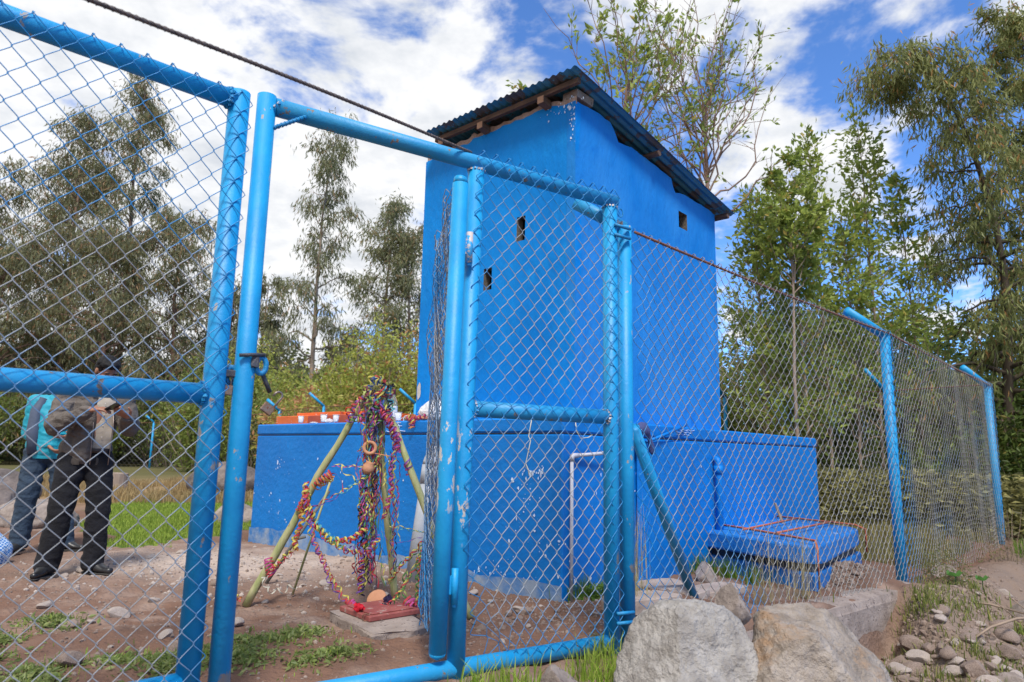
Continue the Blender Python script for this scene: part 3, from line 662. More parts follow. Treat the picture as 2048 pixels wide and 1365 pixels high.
# ------------------------------------------------------------------ red lid on its concrete pad
pad = thing('concrete_pad', 'small concrete pad set in the earth under the red steel lid', 'pad', (-.74, 4.26, 0))
pc = [A([-1.09, 4.40]), A([-.72, 3.86]), A([-.43, 4.09]), A([-.76, 4.66])]
g = G(); V = []
for z, s0 in ((-.1, 1), (.018, 1), (.028, .975)):
    for k in range(4):
        for t0 in (0, .33, .66): q = pc[k] + (pc[(k + 1) % 4] - pc[k]) * t0; cq = sum(pc) / 4; q = cq + (q - cq) * s0 + (rng.normal(0, .007, 2) if z > 0 else 0); V.append([q[0], q[1], z])
g.add(V, [(j * 12 + i, j * 12 + (i + 1) % 12, (j + 1) * 12 + (i + 1) % 12, (j + 1) * 12 + i) for j in range(2) for i in range(12)] + [tuple(range(24, 36))])
part('slab', g, M['concrete'], pad)
rl = thing('red_lid', 'faded red square steel lid with a ring pull, on a concrete pad', 'lid', (-.76, 4.38, .03))
ra = nrm(A([.24, -.27])); rb = A([-ra[1], ra[0]]); AXR = A([[ra[0], ra[1], 0], [rb[0], rb[1], 0], [0, 0, 1]])
ctr = A([-.775, 4.375])
g = G(); g.box((ctr[0], ctr[1], .045), (.36, .35, .030), AXR, bev=.004); part('plate', g, M['redlid'], rl)
g = G(); g.box((ctr[0], ctr[1], .0640), (.30, .29, .006), AXR, bev=.002); part('raised_panel', g, M['redlid'], rl)
rp = ctr + ra * .12 - rb * .185 + A([.02, -.0])
g = G(); a = np.linspace(0, 2 * PI, 17); g.tube([A([rp[0] + .020 * math.cos(t0), rp[1] - .01, .050 + .020 * math.sin(t0)]) for t0 in a], .004, 8, caps=False); part('ring_pull', g, M['rust'], rl, smooth=True)

# ------------------------------------------------------------------ chain-link
GREY = A([.38, .40, .42]); GREYD = A([.21, .21, .215]); WBLUE = A([.012, .20, .46]); RUSTC = A([.16, .10, .08])
def chain(name, parent, f, W, H, pw, ph, r, colf, seg=5, simple=False, hook=.05, ext=True, arc=.0, label=None):
    """woven wires: f(u, v, w) -> world; u along, v up, w towards the viewer's side"""
    nw = int(round(W / pw)); pw = W / nw; nk = int(round(H / (ph / 2))); hv = H / nk
    i = np.arange(nw + 1)[:, None]; k = np.arange(nk + 1)[None, :]
    sgn = np.where((i + k) % 2 == 0, 1., -1.); uc = i * pw + sgn * (pw / 2 + (.0022 if not simple else 0)); vc = np.broadcast_to(k * hv, uc.shape).astype(float)
    if simple:
        U, Vv, Wv = uc, vc, np.zeros_like(uc)
    else:
        us, vs, ws = [], [], []
        for j in range(nk + 1):
            up = sgn[:, j]            # corner on the right (+) or left (-)
            # the rising-to-the-right stretch lies in front, the other behind
            w_in = np.where(up > 0, r * 1.1, -r * 1.1); w_out = -w_in
            if j > 0:
                t_ = .17; us.append(uc[:, j] * (1 - t_) + uc[:, j - 1] * t_ + up * .0016); vs.append(vc[:, j] - hv * t_); ws.append(w_in)
            us.append(uc[:, j]); vs.append(vc[:, j]); ws.append(np.zeros(nw + 1))
            if j < nk:
                t_ = .17; us.append(uc[:, j] * (1 - t_) + uc[:, j + 1] * t_ + up * .0016); vs.append(vc[:, j] + hv * t_); ws.append(w_out)
                if arc: t_ = .5; us.append((uc[:, j] + uc[:, j + 1]) / 2 + up * arc * .3); vs.append(vc[:, j] + hv * t_); ws.append(w_out * (1 + arc * 200))
        if hook:       # knuckles bent back over the top rail
            a0 = sgn[:, -1] * pw * .18
            us += [uc[:, -1] - a0 * .3, uc[:, -1] - a0]; vs += [vc[:, -1] + .012, vc[:, -1] - .006]; ws += [np.full(nw + 1, -hook * .35), np.full(nw + 1, -hook)]
        U, Vv, Wv = np.stack(us, 1), np.stack(vs, 1), np.stack(ws, 1)
    P = f(U, Vv, Wv)
    V, Fs = tubes(P, r, seg if not simple else 3)
    C = colf(U, Vv, P); C = np.repeat(C.reshape(-1, 3), seg if not simple else 3, 0)
    g = G(); g.add(V, Fs); me = g.mesh(name, wloc(parent), [M['wire']], True); setcol(me, 'Col', C)
    o = bpy.data.objects.new(name, me); COL.objects.link(o); o.parent = parent; o['kind'] = 'stuff'
    return o
def lerp(a, b_, t_): return a + (b_ - a) * t_[..., None]

# ------------------------------------------------------------------ the gateway: welded pipe frame with its fixed side panel
pr_ = .0405
gf_ = thing('pipe_gateway', 'tall sky blue welded pipe gateway with a fixed chain-link side panel', 'gateway', tuple(gp(-1, 0)))
def pipe(name, pts, mat, parent, r=pr_, seg=28, label=None, caps=True): g = G(); g.tube(pts, r, seg, caps); return part(name, g, mat, parent, smooth=False if False else True, label=label)
pipe('jamb_post', [gp(-1.965, -.25), gp(-1.965, 2.535)], M['pipe'], gf_, label='left jamb post with the latch loop')
pipe('top_rail', [gp(-1.925, 2.495), gp(-.93, 2.498), gp(.06, 2.497)], M['pipe_rust'], gf_)
pipe('inner_post', [gp(-.932, -.05), gp(-.926, .8), gp(-.897, 2.46)], M['pipe_chip'], gf_, r=.043)
pipe('end_post', [gp(.02, -.2), gp(.02, 2.455)], M['pipe'], gf_, r=.043)
pipe('middle_rail', [gp(-.88, 1.215), gp(-.02, 1.213)], M['pipe_rust'], gf_)
pipe('bottom_rail', [gp(-1.93, .012), gp(-1.2, .015), gp(-.02, .012)], M['pipe_rust'], gf_)
g = G(); g.tube([gp(-1.935, 2.385, .02), gp(-1.80, 2.475, .03)], .009, 8)
for k in range(9): t0 = k / 9 + .05; q = gp(-1.935, 2.385, .02) * (1 - t0) + gp(-1.80, 2.475, .03) * t0; dd = nrm(gp(-1.80, 2.475, .03) - gp(-1.935, 2.385, .02)); g.tube([q - dd * .002, q + dd * .002], .0112, 8)
part('corner_brace', g, M['rebar_blue'], gf_, smooth=True)
for z in (2.335, 2.275, .165, .115):
    g = G(); g.tube([gp(.015, z, .048), gp(.135, z - .004, .050)], .010, 10); part('tie_rod', g, M['rebar_blue'], gf_, smooth=True)
# weld beads
g = G()
for t0, z in ((-1.93, 2.49), (-.897, 2.455), (.02, 2.455), (-.875, 1.215), (-.02, 1.213)):
    for k in range(14):
        a = k * 2 * PI / 14; c = gp(t0 + (.042 * math.cos(a) if z > 2 else 0), z + (0 if z > 2 and t0 > -1.5 else .042 * math.cos(a)), .041 * math.sin(a)); g.box(c, (.012, .012, .010), jit=.0015)
part('weld_beads', g, M['hinge'], gf_, stuff=True)
def fgate(U, V, W_):
    off = .046 + W_ + .006 * np.sin(U * 9 + V * 3)
    t_ = -.900 + U - .03 * (1 - V / 2.5) * np.clip(1 - U / .3, 0, 1)
    edge = np.clip((.07 - U) / .07, 0, 1) * .02 * np.sin(V * 40)
    q = GO[None, None] + GD * t_[..., None] + GN * off[..., None]
    # the torn lower left corner of the panel has come loose
    torn = np.exp(-((U / .22) ** 2)) * np.clip((.62 - V) / .62, 0, 1) ** 1.5
    q = q + GD * (torn * .17 * (1 + .25 * np.sin(V * 26)))[..., None] - GN * (torn * .08)[..., None]
    return np.concatenate([q, (V + .02 + torn * .03 * np.sin(U * 30))[..., None]], -1)
def cgate(U, V, P):
    n_ = fbm(P, 3.5, 3, 2.)
    b_ = np.clip(np.maximum.reduce([1 - U / .12, (U - .83) / .08, (V - 2.20) / .2, 1 - np.abs(V - 1.19) / .16, 1 - V / .30]) + (n_ - .5) * 1.1 + .25, 0, 1)
    return lerp(lerp(GREYD, GREY, fbm(P, 9, 2, 5.)), WBLUE, b_)
chain('chain_link_mesh', gf_, fgate, .945, 2.53, .0405, .098, .0021, cgate, hook=.05)

# hinged leaf, swung inwards and seen almost edge-on; only its stile and loose netting are left
hl = thing('hinged_leaf', 'gate leaf swung open inwards, one stile with loose bunched chain-link', 'gate leaf', (-.30, 3.315, .1))
hs = A([-.312, 3.29])
g = G(); g.tube([A([hs[0], hs[1], .10]), A([hs[0] + .012, hs[1], .8]), A([hs[0] + .036, hs[1], 2.345])], .0405, 28); part('stile', g, M['pipe_chip'], hl, smooth=True)
g = G(); hq = hs + A([.036, 0]); g.tube([A([hq[0], hq[1], 2.344]), A([hq[0], hq[1], 2.372]), A([hq[0] + .003, hq[1] + .01, 2.385])], A([.0405, .034, .004]), 20); part('pinched_end', g, M['pipe'], hl, smooth=True)
g = G(); g.tube([A([hs[0], hs[1], .102]), A([hs[0], hs[1], .085]), A([hs[0], hs[1], .070])], A([.0405, .034, .006]), 20); part('pinched_end', g, M['pipe'], hl, smooth=True)
hd = nrm(A([-.175, .95]))
def floose(U, V, W_):
    nn = A([hd[1], -hd[0]])
    bow = (.025 * np.sin(V * 2.1 + .6) * (U / .9) + .028 * np.sin(V * 7 + U * 8) * np.clip(U * 3, 0, 1) + .02 * np.sin(U * 22)) + W_
    q = hs + A([.014, 0]) * V[..., None] + hd * U[..., None] * (1 - .06 * np.sin(V * 1.3)[..., None]) + nn * (bow - .02)[..., None]
    sag = -.11 * U * np.clip((V - 1.6), 0, 1)
    return np.concatenate([q, (V + .10 + sag)[..., None]], -1)
chain('chain_link_mesh', hl, floose,   .94, 2.30, .041, .096, .0021, lambda U, V, P: lerp(lerp(GREYD, GREY, fbm(P, 7, 2)), WBLUE, np.clip(.75 + (fbm(P, 2.5, 3) - .55) * 3 - .3 * np.clip(V - .4, 0, 1), 0, 1)), hook=.0)
def floose2(U, V, W_):
    nn = A([hd[1], -hd[0]]); q = hs + A([.014, 0]) * V[..., None] + hd * (.80 - .72 * U)[..., None] + nn * (-.02 - .022 * np.sin(np.clip(U / .9, 0, 1) * PI) - .02 * np.sin(V * 6 + U * 9) + W_)[..., None]
    return np.concatenate([q, (V + .16 - .10 * (.9 - U) * np.clip(V - 1.5, 0, 1))[..., None]], -1)
chain('chain_link_mesh', hl, floose2, .94, 2.14, .041, .096, .0021, lambda U, V, P: lerp(lerp(GREYD, GREY, fbm(P, 7, 2)), WBLUE, np.clip(.9 + (fbm(P, 2.5, 3) - .55) * 3, 0, 1)), hook=.0)
for z in (2.02, .395):
    g = G(); c = (hs + A([.016 * z, 0])) * .46 + gp(-.932 + .014 * z, 0)[:2] * .54 + GN * .036
    g.tube([A([c[0], c[1], z - .085]), A([c[0], c[1], z + .075])], .0165, 16)
    g.tube([A([c[0], c[1], z - .098]), A([c[0], c[1], z - .086])], .010, 12)
    h_ = part('hinge', g, M['hinge'] if z > 1 else M['pipe'], hl, smooth=True)
    g = G(); g.box((c[0] * .6 + hs[0] * .4, c[1] * .6 + hs[1] * .4, z), (.05, .02, .08), AXG, jit=.001); part('hinge_plate', g, M['hinge'] if z > 1 else M['pipe'], h_)

# ------------------------------------------------------------------ left leaf, shut, running out of the frame towards the camera
ld = nrm(A([-.725, -.688])); LS = A([-1.195, 2.74]); ln = A([-ld[1], ld[0]])     # ln points to the road side
if ln @ (-LS) < 0: ln = -ln
def lp(s0, z, off=0.): q = LS + ld * s0 + ln * off; return A([q[0], q[1], z])
lf = thing('gate_leaf', 'closed sky blue pipe gate leaf with wide chain-link nearest the camera', 'gate leaf', tuple(lp(.6, 0)))
LW = 1.55
pipe('stile', [lp(0, .085), lp(0, 2.515)], M['pipe'], lf, r=.0435)
pipe('stile', [lp(LW, .085), lp(LW, 2.47)], M['pipe'], lf, r=.0435)
pipe('top_rail', [lp(.02, 2.475), lp(LW, 2.475)], M['pipe'], lf)
pipe('middle_rail', [lp(.03, 1.212), lp(LW - .03, 1.212)], M['pipe_rust'], lf)
pipe('bottom_rail', [lp(.03, .13), lp(LW - .03, .13)], M['pipe'], lf)
g = G()
for k in range(34):
    a = k * 2 * PI / 14; z = 1.212 if k < 17 else 2.475; g.box(lp(.045 + .003 * math.sin(k * 3), z + .042 * math.cos(a), .042 * math.sin(a)), (.011, .011, .011), jit=.002)
part('weld_beads', g, M['pipe_rust'], lf, stuff=True)
def fleaf(U, V, W_):
    off = .050 + W_ + .004 * np.sin(U * 7 + V * 2)
    q = LS + ld * (U - .015)[..., None] + ln * off[..., None]
    return np.concatenate([q, (V + .075)[..., None]], -1)
def cleaf(U, V, P):
    n_ = fbm(P, 4., 3, 2.)
    b_ = np.clip(np.maximum.reduce([1.05 - U / .13, (V - 1.66) / .10, 1 - np.abs(V - 1.137) / .22]) + (n_ - .5) * 1.6 + .05, 0, 1)
    c = lerp(lerp(GREYD, GREY, fbm(P, 9, 2, 5.)), WBLUE, b_)
    return c
chain('chain_link_mesh', lf, fleaf, LW - .02, 2.43, .046, .101, .0019, cleaf, seg=6, hook=.055)

# latch, eye and padlocks
g = G(); ey = gp(-1.965, 1.34, -.02)
lt = thing('latch', 'dark iron latch pin and painted eye welded to the left jamb post', 'latch', tuple(gp(-1.93, 1.34, 0)))
g = G(); g.tube([gp(-2.00, 1.372, .050), gp(-1.955, 1.378, .052), gp(-1.895, 1.385, .03)], .0075, 8); part('pin', g, M['iron'], lt, smooth=True)
g = G(); g.box(gp(-1.935, 1.352, .035), (.030, .02, .045), AXG, jit=.003, bev=.004); part('plate', g, M['iron'], lt)
g = G(); a = np.linspace(0, 2 * PI, 15); g.tube([gp(-1.905 + .020 * math.cos(t0), 1.34 + .033 * math.sin(t0), .02) for t0 in a], .011, 10, caps=False); part('eye', g, M['rebar_blue'], lt, smooth=True)
g = G(); g.tube([gp(-1.905, 1.325, .015), gp(-1.875, 1.27, .0), gp(-1.855, 1.235, -.01)], .0095, 10); part('dropped_bolt', g, M['iron'], lt, smooth=True)
g = G(); g.box(gp(-2.02, 1.30, .0), (.07, .030, .028), AXG, bev=.003); part('bar', g, M['iron'], lt)
g = G(); g.tube([gp(-2.012 + .016 * math.cos(t0), 1.295 + .036 * math.sin(t0), -.02) for t0 in a], .010, 10, caps=False); part('eye', g, M['rebar_blue'], lt, smooth=True)
def padlock(c, tilt, lab, open_):
    t_ = thing('padlock', lab, 'padlock', tuple(c))
    ct, sn = math.cos(tilt), math.sin(tilt); ex = A([GD[0] * ct, GD[1] * ct, sn]); ez = A([-GD[0] * sn, -GD[1] * sn, ct]); ny = A([GN[0], GN[1], 0]); ax = np.stack([ex, ny, ez])
    g = G(); g.box(c, (.050, .019, .040), ax, bev=.003); part('body', g, M['brass'], t_)
    pts = []; sh = .022 if open_ else 0.
    pts.append(c + ex * .016 + ez * .012); pts.append(c + ex * .016 + ez * (.045 + sh))
    for k in range(7): a_ = PI * k / 6; pts.append(c + ex * .016 * math.cos(a_) + ez * (.048 + sh + .016 * math.sin(a_)))
    pts.append(c - ex * .016 + ez * ((.034 + sh) if open_ else .012))
    g = G(); g.tube(pts, .0045, 10); part('shackle', g, M['steel'], t_, smooth=True)
padlock(gp(-1.862, 1.165, 0.0), -.62, 'open rusty brass padlock dangling from the dropped bolt', True)
padlock(gp(-2.03, 1.232, .0), -.06, 'shut brass padlock half hidden behind the left jamb post', False)

# twisted rebar rod leaning along the gateway top
ra0, ra1 = A([-1.275, 1.5, 2.155]), gp(-.93, 2.548, .0)
g = G(); pts = [ra0 + (ra1 - ra0) * t0 + A([0, 0, .012 * math.sin(t0 * PI)]) for t0 in np.linspace(0, 1, 14)]
g.tube(pts, .0068, 8)
L_ = np.linalg.norm(ra1 - ra0); dd = nrm(ra1 - ra0); k_ = int(L_ / .014); PP = []
ux = nrm(np.cross(dd, A([0, 0, 1]))); uy = np.cross(dd, ux)
for q in range(2):
    aa = np.linspace(0, L_, k_ * 2); ph = aa / .045 * 2 * PI + q * PI
    cpt = ra0[None] + dd[None] * aa[:, None] + A([0, 0, 1])[None] * (.012 * np.sin(aa / L_ * PI))[:, None]
    g.tube(cpt + ux[None] * (np.cos(ph) * .0066)[:, None] + uy[None] * (np.sin(ph) * .0066)[:, None], .0023, 4)
single('rebar_rod', g, M['rebar'], 'long ribbed rebar rod slanting down onto the gateway top rail', 'rebar', tuple(ra1), True)

# ------------------------------------------------------------------ right-hand fence
fe = thing('chain_link_fence', 'tall chain-link fence with blue posts running away to the right', 'fence', (P2[0], P2[1], 0))
def v3(p, z): return A([p[0], p[1], z])
pipe('post', [v3(P1, -.2), v3(P1, 2.36)], M['pipe'], fe, r=.042)
pipe('post', [v3(P2, -.6), v3(P2, 2.20)], M['pipe'], fe, r=.045)
pipe('post', [v3(P3 , -.8), v3(P3, 2.08)], M['pipe'], fe, r=.047)
pipe('arm', [v3(P1, 2.35), v3(A([.37, 3.98]), 2.52)], M['pipe_rust'], fe, r=.040)
pipe('arm', [v3(P2 + A([-.01, 0]), 2.19), v3(A([3.15, 6.30]), 2.385)], M['pipe'], fe, r=.043)
pipe('arm', [v3(P3, 2.07), v3(A([6.30, 9.45]), 2.30)], M['pipe'], fe, r=.045)
pipe('brace', [v3(A([.72, 4.02]), 1.16), v3(A([1.31, 5.02]), .02)], M['pipe'], fe, r=.036)
g = G(); a = np.linspace(-.3, 2 * PI - .5, 16); g.tube([gp(.075 + .021 * math.cos(t0), 2.425 + .026 * math.sin(t0), .03) for t0 in a], .0035, 8, caps=False); part('wire_ring', g, M['rebar_blue'], fe, smooth=True)
def span(a, b_, za, zb, ba, bb, rm, pw, ph, sgnx, first):
    L = np.linalg.norm(b_ - a); dr = (b_ - a) / L; nn = A([dr[1], -dr[0]])
    g = G(); tt = np.linspace(0, 1, 9); g.tube([v3(a + (b_ - a) * t0 + nn * .045, za + (zb - za) * t0 - .02 * math.sin(t0 * PI)) for t0 in tt], .0085, 8)
    part('top_rod', g, M['rust'], fe, smooth=True)
    def f(U, V, W_):
        off = .052 + W_ + .012 * np.sin(U * 2.3 + V * 2.) + .006 * np.sin(U * 9)
        s_ = U / L
        q = a + dr * U[..., None] + nn * off[..., None]
        zt = za + (zb - za) * s_ + .018 - .02 * np.sin(s_ * PI); zl = ba + (bb - ba) * s_ + .02 * np.sin(U * 5)
        if first:
            warp = np.exp(-((U) / .11) ** 2); q = q + dr * (warp * (.03 * np.sin(V * 14) + .02))[..., None]
        return np.concatenate([q, (zl + (zt - zl) * V / 2.3)[..., None]], -1)
    def c(U, V, P):
        n_ = fbm(P, 3., 3, 2.)
        b2 = np.clip(np.maximum.reduce([.9 - U / .5 - .3 * (V > 1.2) , 1 - (L - U) / .16, (.75 - np.abs((U - .62 + V * .0) - (1.16 - V) * .5) / .32) * (V < 1.25) * first]) + (n_ - .5) * 1.3 + .0, 0, 1)
        return lerp(lerp(A([.17, .165, .155]), A([.36, .35, .335]), fbm(P, 9, 2, 5.)), WBLUE, b2)
    chain('chain_link_mesh', fe, f, L, 2.3, pw, ph, rm, c, seg=5, hook=.035, arc=.006)
span(P1 + A([.03, .02]), P2, 2.325, 2.195, -.03, -.15, .0022, .046, .094, 1, True)
span(P2, P3, 2.195, 2.075, -.16, -.36, .0020, .046, .094, 1, False)
# kerb of rough concrete under the fence
cb = thing('concrete_footing', 'rough grey concrete footing under the fence beside the tan boulder', 'footing', (2.6, 5.5, -.1))
fd = nrm(P2 - P1); fnn = A([fd[1], -fd[0]]); V = []; ss = np.linspace(.9, 3.72, 40)
for s0 in ss:
    b_ = P1 + fd * s0; e_ = .015 * (fbm(A([[s0, 1.]]), 4, 3)[0] - .5); zt = -.055 - .02 * s0 / 4
    for off, z in ((.20 - .35 * max(0, s0 - 3.5), -.62), (.19 + e_, zt - .055), (.185 + e_ * 1.5, zt - .045), (.17 + e_, zt + e_), (.02, zt + .02 + e_), (-.15, zt)):
        q = b_ + fnn * off; V.append([q[0], q[1], z])
g = G(); F = [(i * 6 + j, i * 6 + j + 1, (i + 1) * 6 + j + 1, (i + 1) * 6 + j) for i in range(len(ss) - 1) for j in range(5)]
F = [f[::-1] for f in F]; F.append(tuple(range(6))); F.append(tuple(range(len(V) - 6, len(V)))[::-1]); g.add(V, F)
part('footing', g, M['concrete'], cb)

# ------------------------------------------------------------------ perimeter fence behind
pts = [P4, A([6.29, 11.45]), A([4.14, 13.19]), A([1.6, 15.0]), A([-2.33, 16.7]), A([-5.02, 18.4]), A([-7.1, 21.1]), A([-11.8, 27.9]), A([-17.2, 33.2]), A([-22.5, 36.3]), A([-30., 38.5])]
bf = thing('perimeter_fence', 'rusty far chain-link fence round the yard with thin pale blue posts', 'fence', (0, 16, 0))
for k in range(len(pts) - 1):
    a, b_ = pts[k], pts[k + 1]; L = np.linalg.norm(b_ - a); dr = (b_ - a) / L; nn = A([dr[1], -dr[0]])
    far = k > 5; pwf = .20 if far else .12; rf = .006 if far else .0038
    def f(U, V, W_): q = a + dr * U[..., None]; return np.concatenate([q, (V - .05)[..., None]], -1)
    chain('chain_link_mesh', bf, f, L, 2.2, pwf, pwf * 1.15, rf, lambda U, V, P: np.broadcast_to(A([.16, .145, .13]), U.shape + (3,)) * (.7 + .6 * fbm(P, 2, 2))[..., None], simple=True)
    g = G(); g.tube([v3(a, 2.15), v3(b_, 2.15)], .016 if far else .010, 6); part('top_rod', g, M['rust'], bf)
    if k:
        q = a
        g = G(); g.tube([v3(q, -.3), v3(q, 2.17)], .036 if not far else .05, 10); part('post', g, M['pipe'], bf, smooth=True)
        g = G(); g.tube([v3(q, 2.16), v3(q + A([-.38, -.12]), 2.50)], .036 if not far else .048, 10); part('arm', g, M['pipe'], bf, smooth=True)

# ------------------------------------------------------------------ tripod of poles dressed with paper streamers
tri = thing('pole_tripod', 'tripod of three green peeled poles lashed at the top', 'tripod', (-.9, 4.8, 0))
def pole(a, b_, r0, r1, seed):
    r_ = np.random.default_rng(seed); tt = np.linspace(0, 1, 15); p = A(a)[None] * (1 - tt[:, None]) + A(b_)[None] * tt[:, None] + r_.normal(0, .0035, (15, 3)); p[:, 0] += .012 * np.sin(tt * 5 + seed)
    rr = r0 + (r1 - r0) * tt + r_.normal(0, .0012, 15)
    g = G(); g.tube(p, rr, 14); return part('pole', g, M['pole'], tri, smooth=True)
pole((-1.745, 4.76, -.03), (-.965, 4.79, 1.46), .027, .022, 1)
pole((-.78, 4.97, -.03), (-.945, 4.80, 1.52), .026, .022, 2)
pole((-.235, 4.55, -.03), (-.955, 4.83, 1.47), .027, .021, 3)
g = G()
for k in range(4):
    a = np.linspace(0, 2 * PI, 16); g.tube([A([-.945 + .05 * math.cos(t0), 4.81 + .05 * math.sin(t0), 1.30 + .012 * k + .012 * math.sin(t0 + k)]) for t0 in a], .006, 6, caps=False)
part('lashing', g, M['cord'], tri, smooth=True)
for a, b_, lab in (((-1.72, 5.5, .20), (-1.43, 5.55, .68), 'dark grey stake leaning behind the left tripod pole'), ((-1.50, 5.0, .0), (-1.29, 5.05, .80), 'thin green stake leaning beside the left tripod pole')):
    g = G(); a = A(a); b_ = A(b_); a2 = a - nrm(b_ - a) * .28 if a[2] > .1 else a
    g.tube([a2, b_], .013 if 'dark' in lab else .008, 8); single('stake', g, M['stake'] if 'dark' in lab else M['pole'], lab, 'stake', (float(a2[0]), float(a2[1]), 0), True)
g = G(); g.tube([A([-1.66, 5.5, .31]), A([-1.58, 5.5, .33])], .011, 8); single('stake_stub', g, M['stake'], 'short dark stub tied across the leaning dark stake', 'stake', (-1.66, 5.5, .31), True)

PAL = dict(r=A([.62, .02, .04]), y=A([.72, .62, .04]), g=A([.10, .30, .06]), p=A([.62, .04, .30]), v=A([.20, .06, .42]), b=A([.02, .09, .42]), c=A([.05, .42, .52]), o=A([.70, .22, .03]), k=A([.03, .02, .06]), l=A([.52, .60, .12]), m=A([.30, .05, .10]), w=A([.55, .52, .42]))
def ribbon(g, path, wd, cr, pitch, ph, cols, twist=1.0, seed=0):
    if pitch > .02: pitch = pitch * 1.45
    wd = wd * .78; cr = cr * .74
    """paper strip wound round a path: cr = coil radius, pitch = length per turn"""
    r_ = np.random.default_rng(seed); path = A(path); sg = np.linalg.norm(np.diff(path, axis=0), axis=1); L = sg.sum(); cum = np.concatenate([[0], np.cumsum(sg)]) / L
    n_ = max(8, int(L / pitch * 9)); n_ = min(n_, 420); t_ = np.linspace(0, 1, n_)
    # smooth path
    C = np.stack([np.interp(t_, cum, path[:, i]) for i in range(3)], 1)
    for _ in range(max(2, n_ // 40)): C[1:-1] = (C[:-2] + C[2:] + 2 * C[1:-1]) / 4
    C = C + (np.stack([vn(np.stack([t_ * L * 9, t_ * 0 + seed], 1), 1., k * 5.) for k in range(3)], 1) - .5) * .03
    T = nrm(np.gradient(C, axis=0)); U = nrm(np.cross(T, A([.13, -.98, .1]))); Vv = np.cross(T, U)
    ang = ph + t_ * L / pitch * 2 * PI + .8 * (vn(np.stack([t_ * L * 5, t_ * 0 + seed * 3.], 1)) - .5) * 6
    rad = cr * (.6 + .8 * vn(np.stack([t_ * L * 6, t_ * 0 + seed * 7.], 1)))
    ring = U * np.cos(ang)[:, None] + Vv * np.sin(ang)[:, None]
    Cn = C + ring * rad[:, None]
    Wd = nrm(T + .5 * np.cross(ring, T)) * (wd / 2)
    V = np.empty((n_ * 2, 3)); V[0::2] = Cn - Wd; V[1::2] = Cn + Wd
    i = np.arange(n_ - 1) * 2; g.add(V, [np.stack([i, i + 1, i + 3, i + 2], 1)])
    ks = list(cols); seglen = max(6, n_ // max(1, int(L / .22)))
    cc = np.stack([PAL[ks[(q // seglen) % len(ks)]] for q in range(n_)]); cc = np.repeat(cc, 2, 0) * (.85 + .3 * r_.random((n_ * 2, 1)))
    return cc
def streamer(label, path, cols, wd=.011, cr=.018, pitch=.045, strands=2, seed=0, group=None, off=.0):
    g = G(); C = []
    for k in range(strands):
        kk = cols[k % len(cols)] + cols[(k + 1) % len(cols)] if len(cols) > 1 else cols
        pth = A(path) + (np.random.default_rng(seed + k).normal(0, off, (len(path), 3)) if off else 0)
        C.append(ribbon(g, pth, wd, cr, pitch, k * 2 * PI / strands + seed, cols[k % len(cols)::strands] + cols[k % len(cols)] if strands > 1 else cols, seed=seed + k * 13))
    o_ = tuple(A(path)[0]); me = g.mesh('paper_streamer', o_, [M['paper']], False); Cm = np.concatenate(C); Cm = Cm * .72 + Cm.mean(1, keepdims=True) * .20; setcol(me, 'Col', Cm)
    o = bpy.data.objects.new('paper_streamer', me); COL.objects.link(o); o.location = o_; o['label'] = label; o['category'] = 'streamer'
    if group: o['group'] = group
    return o
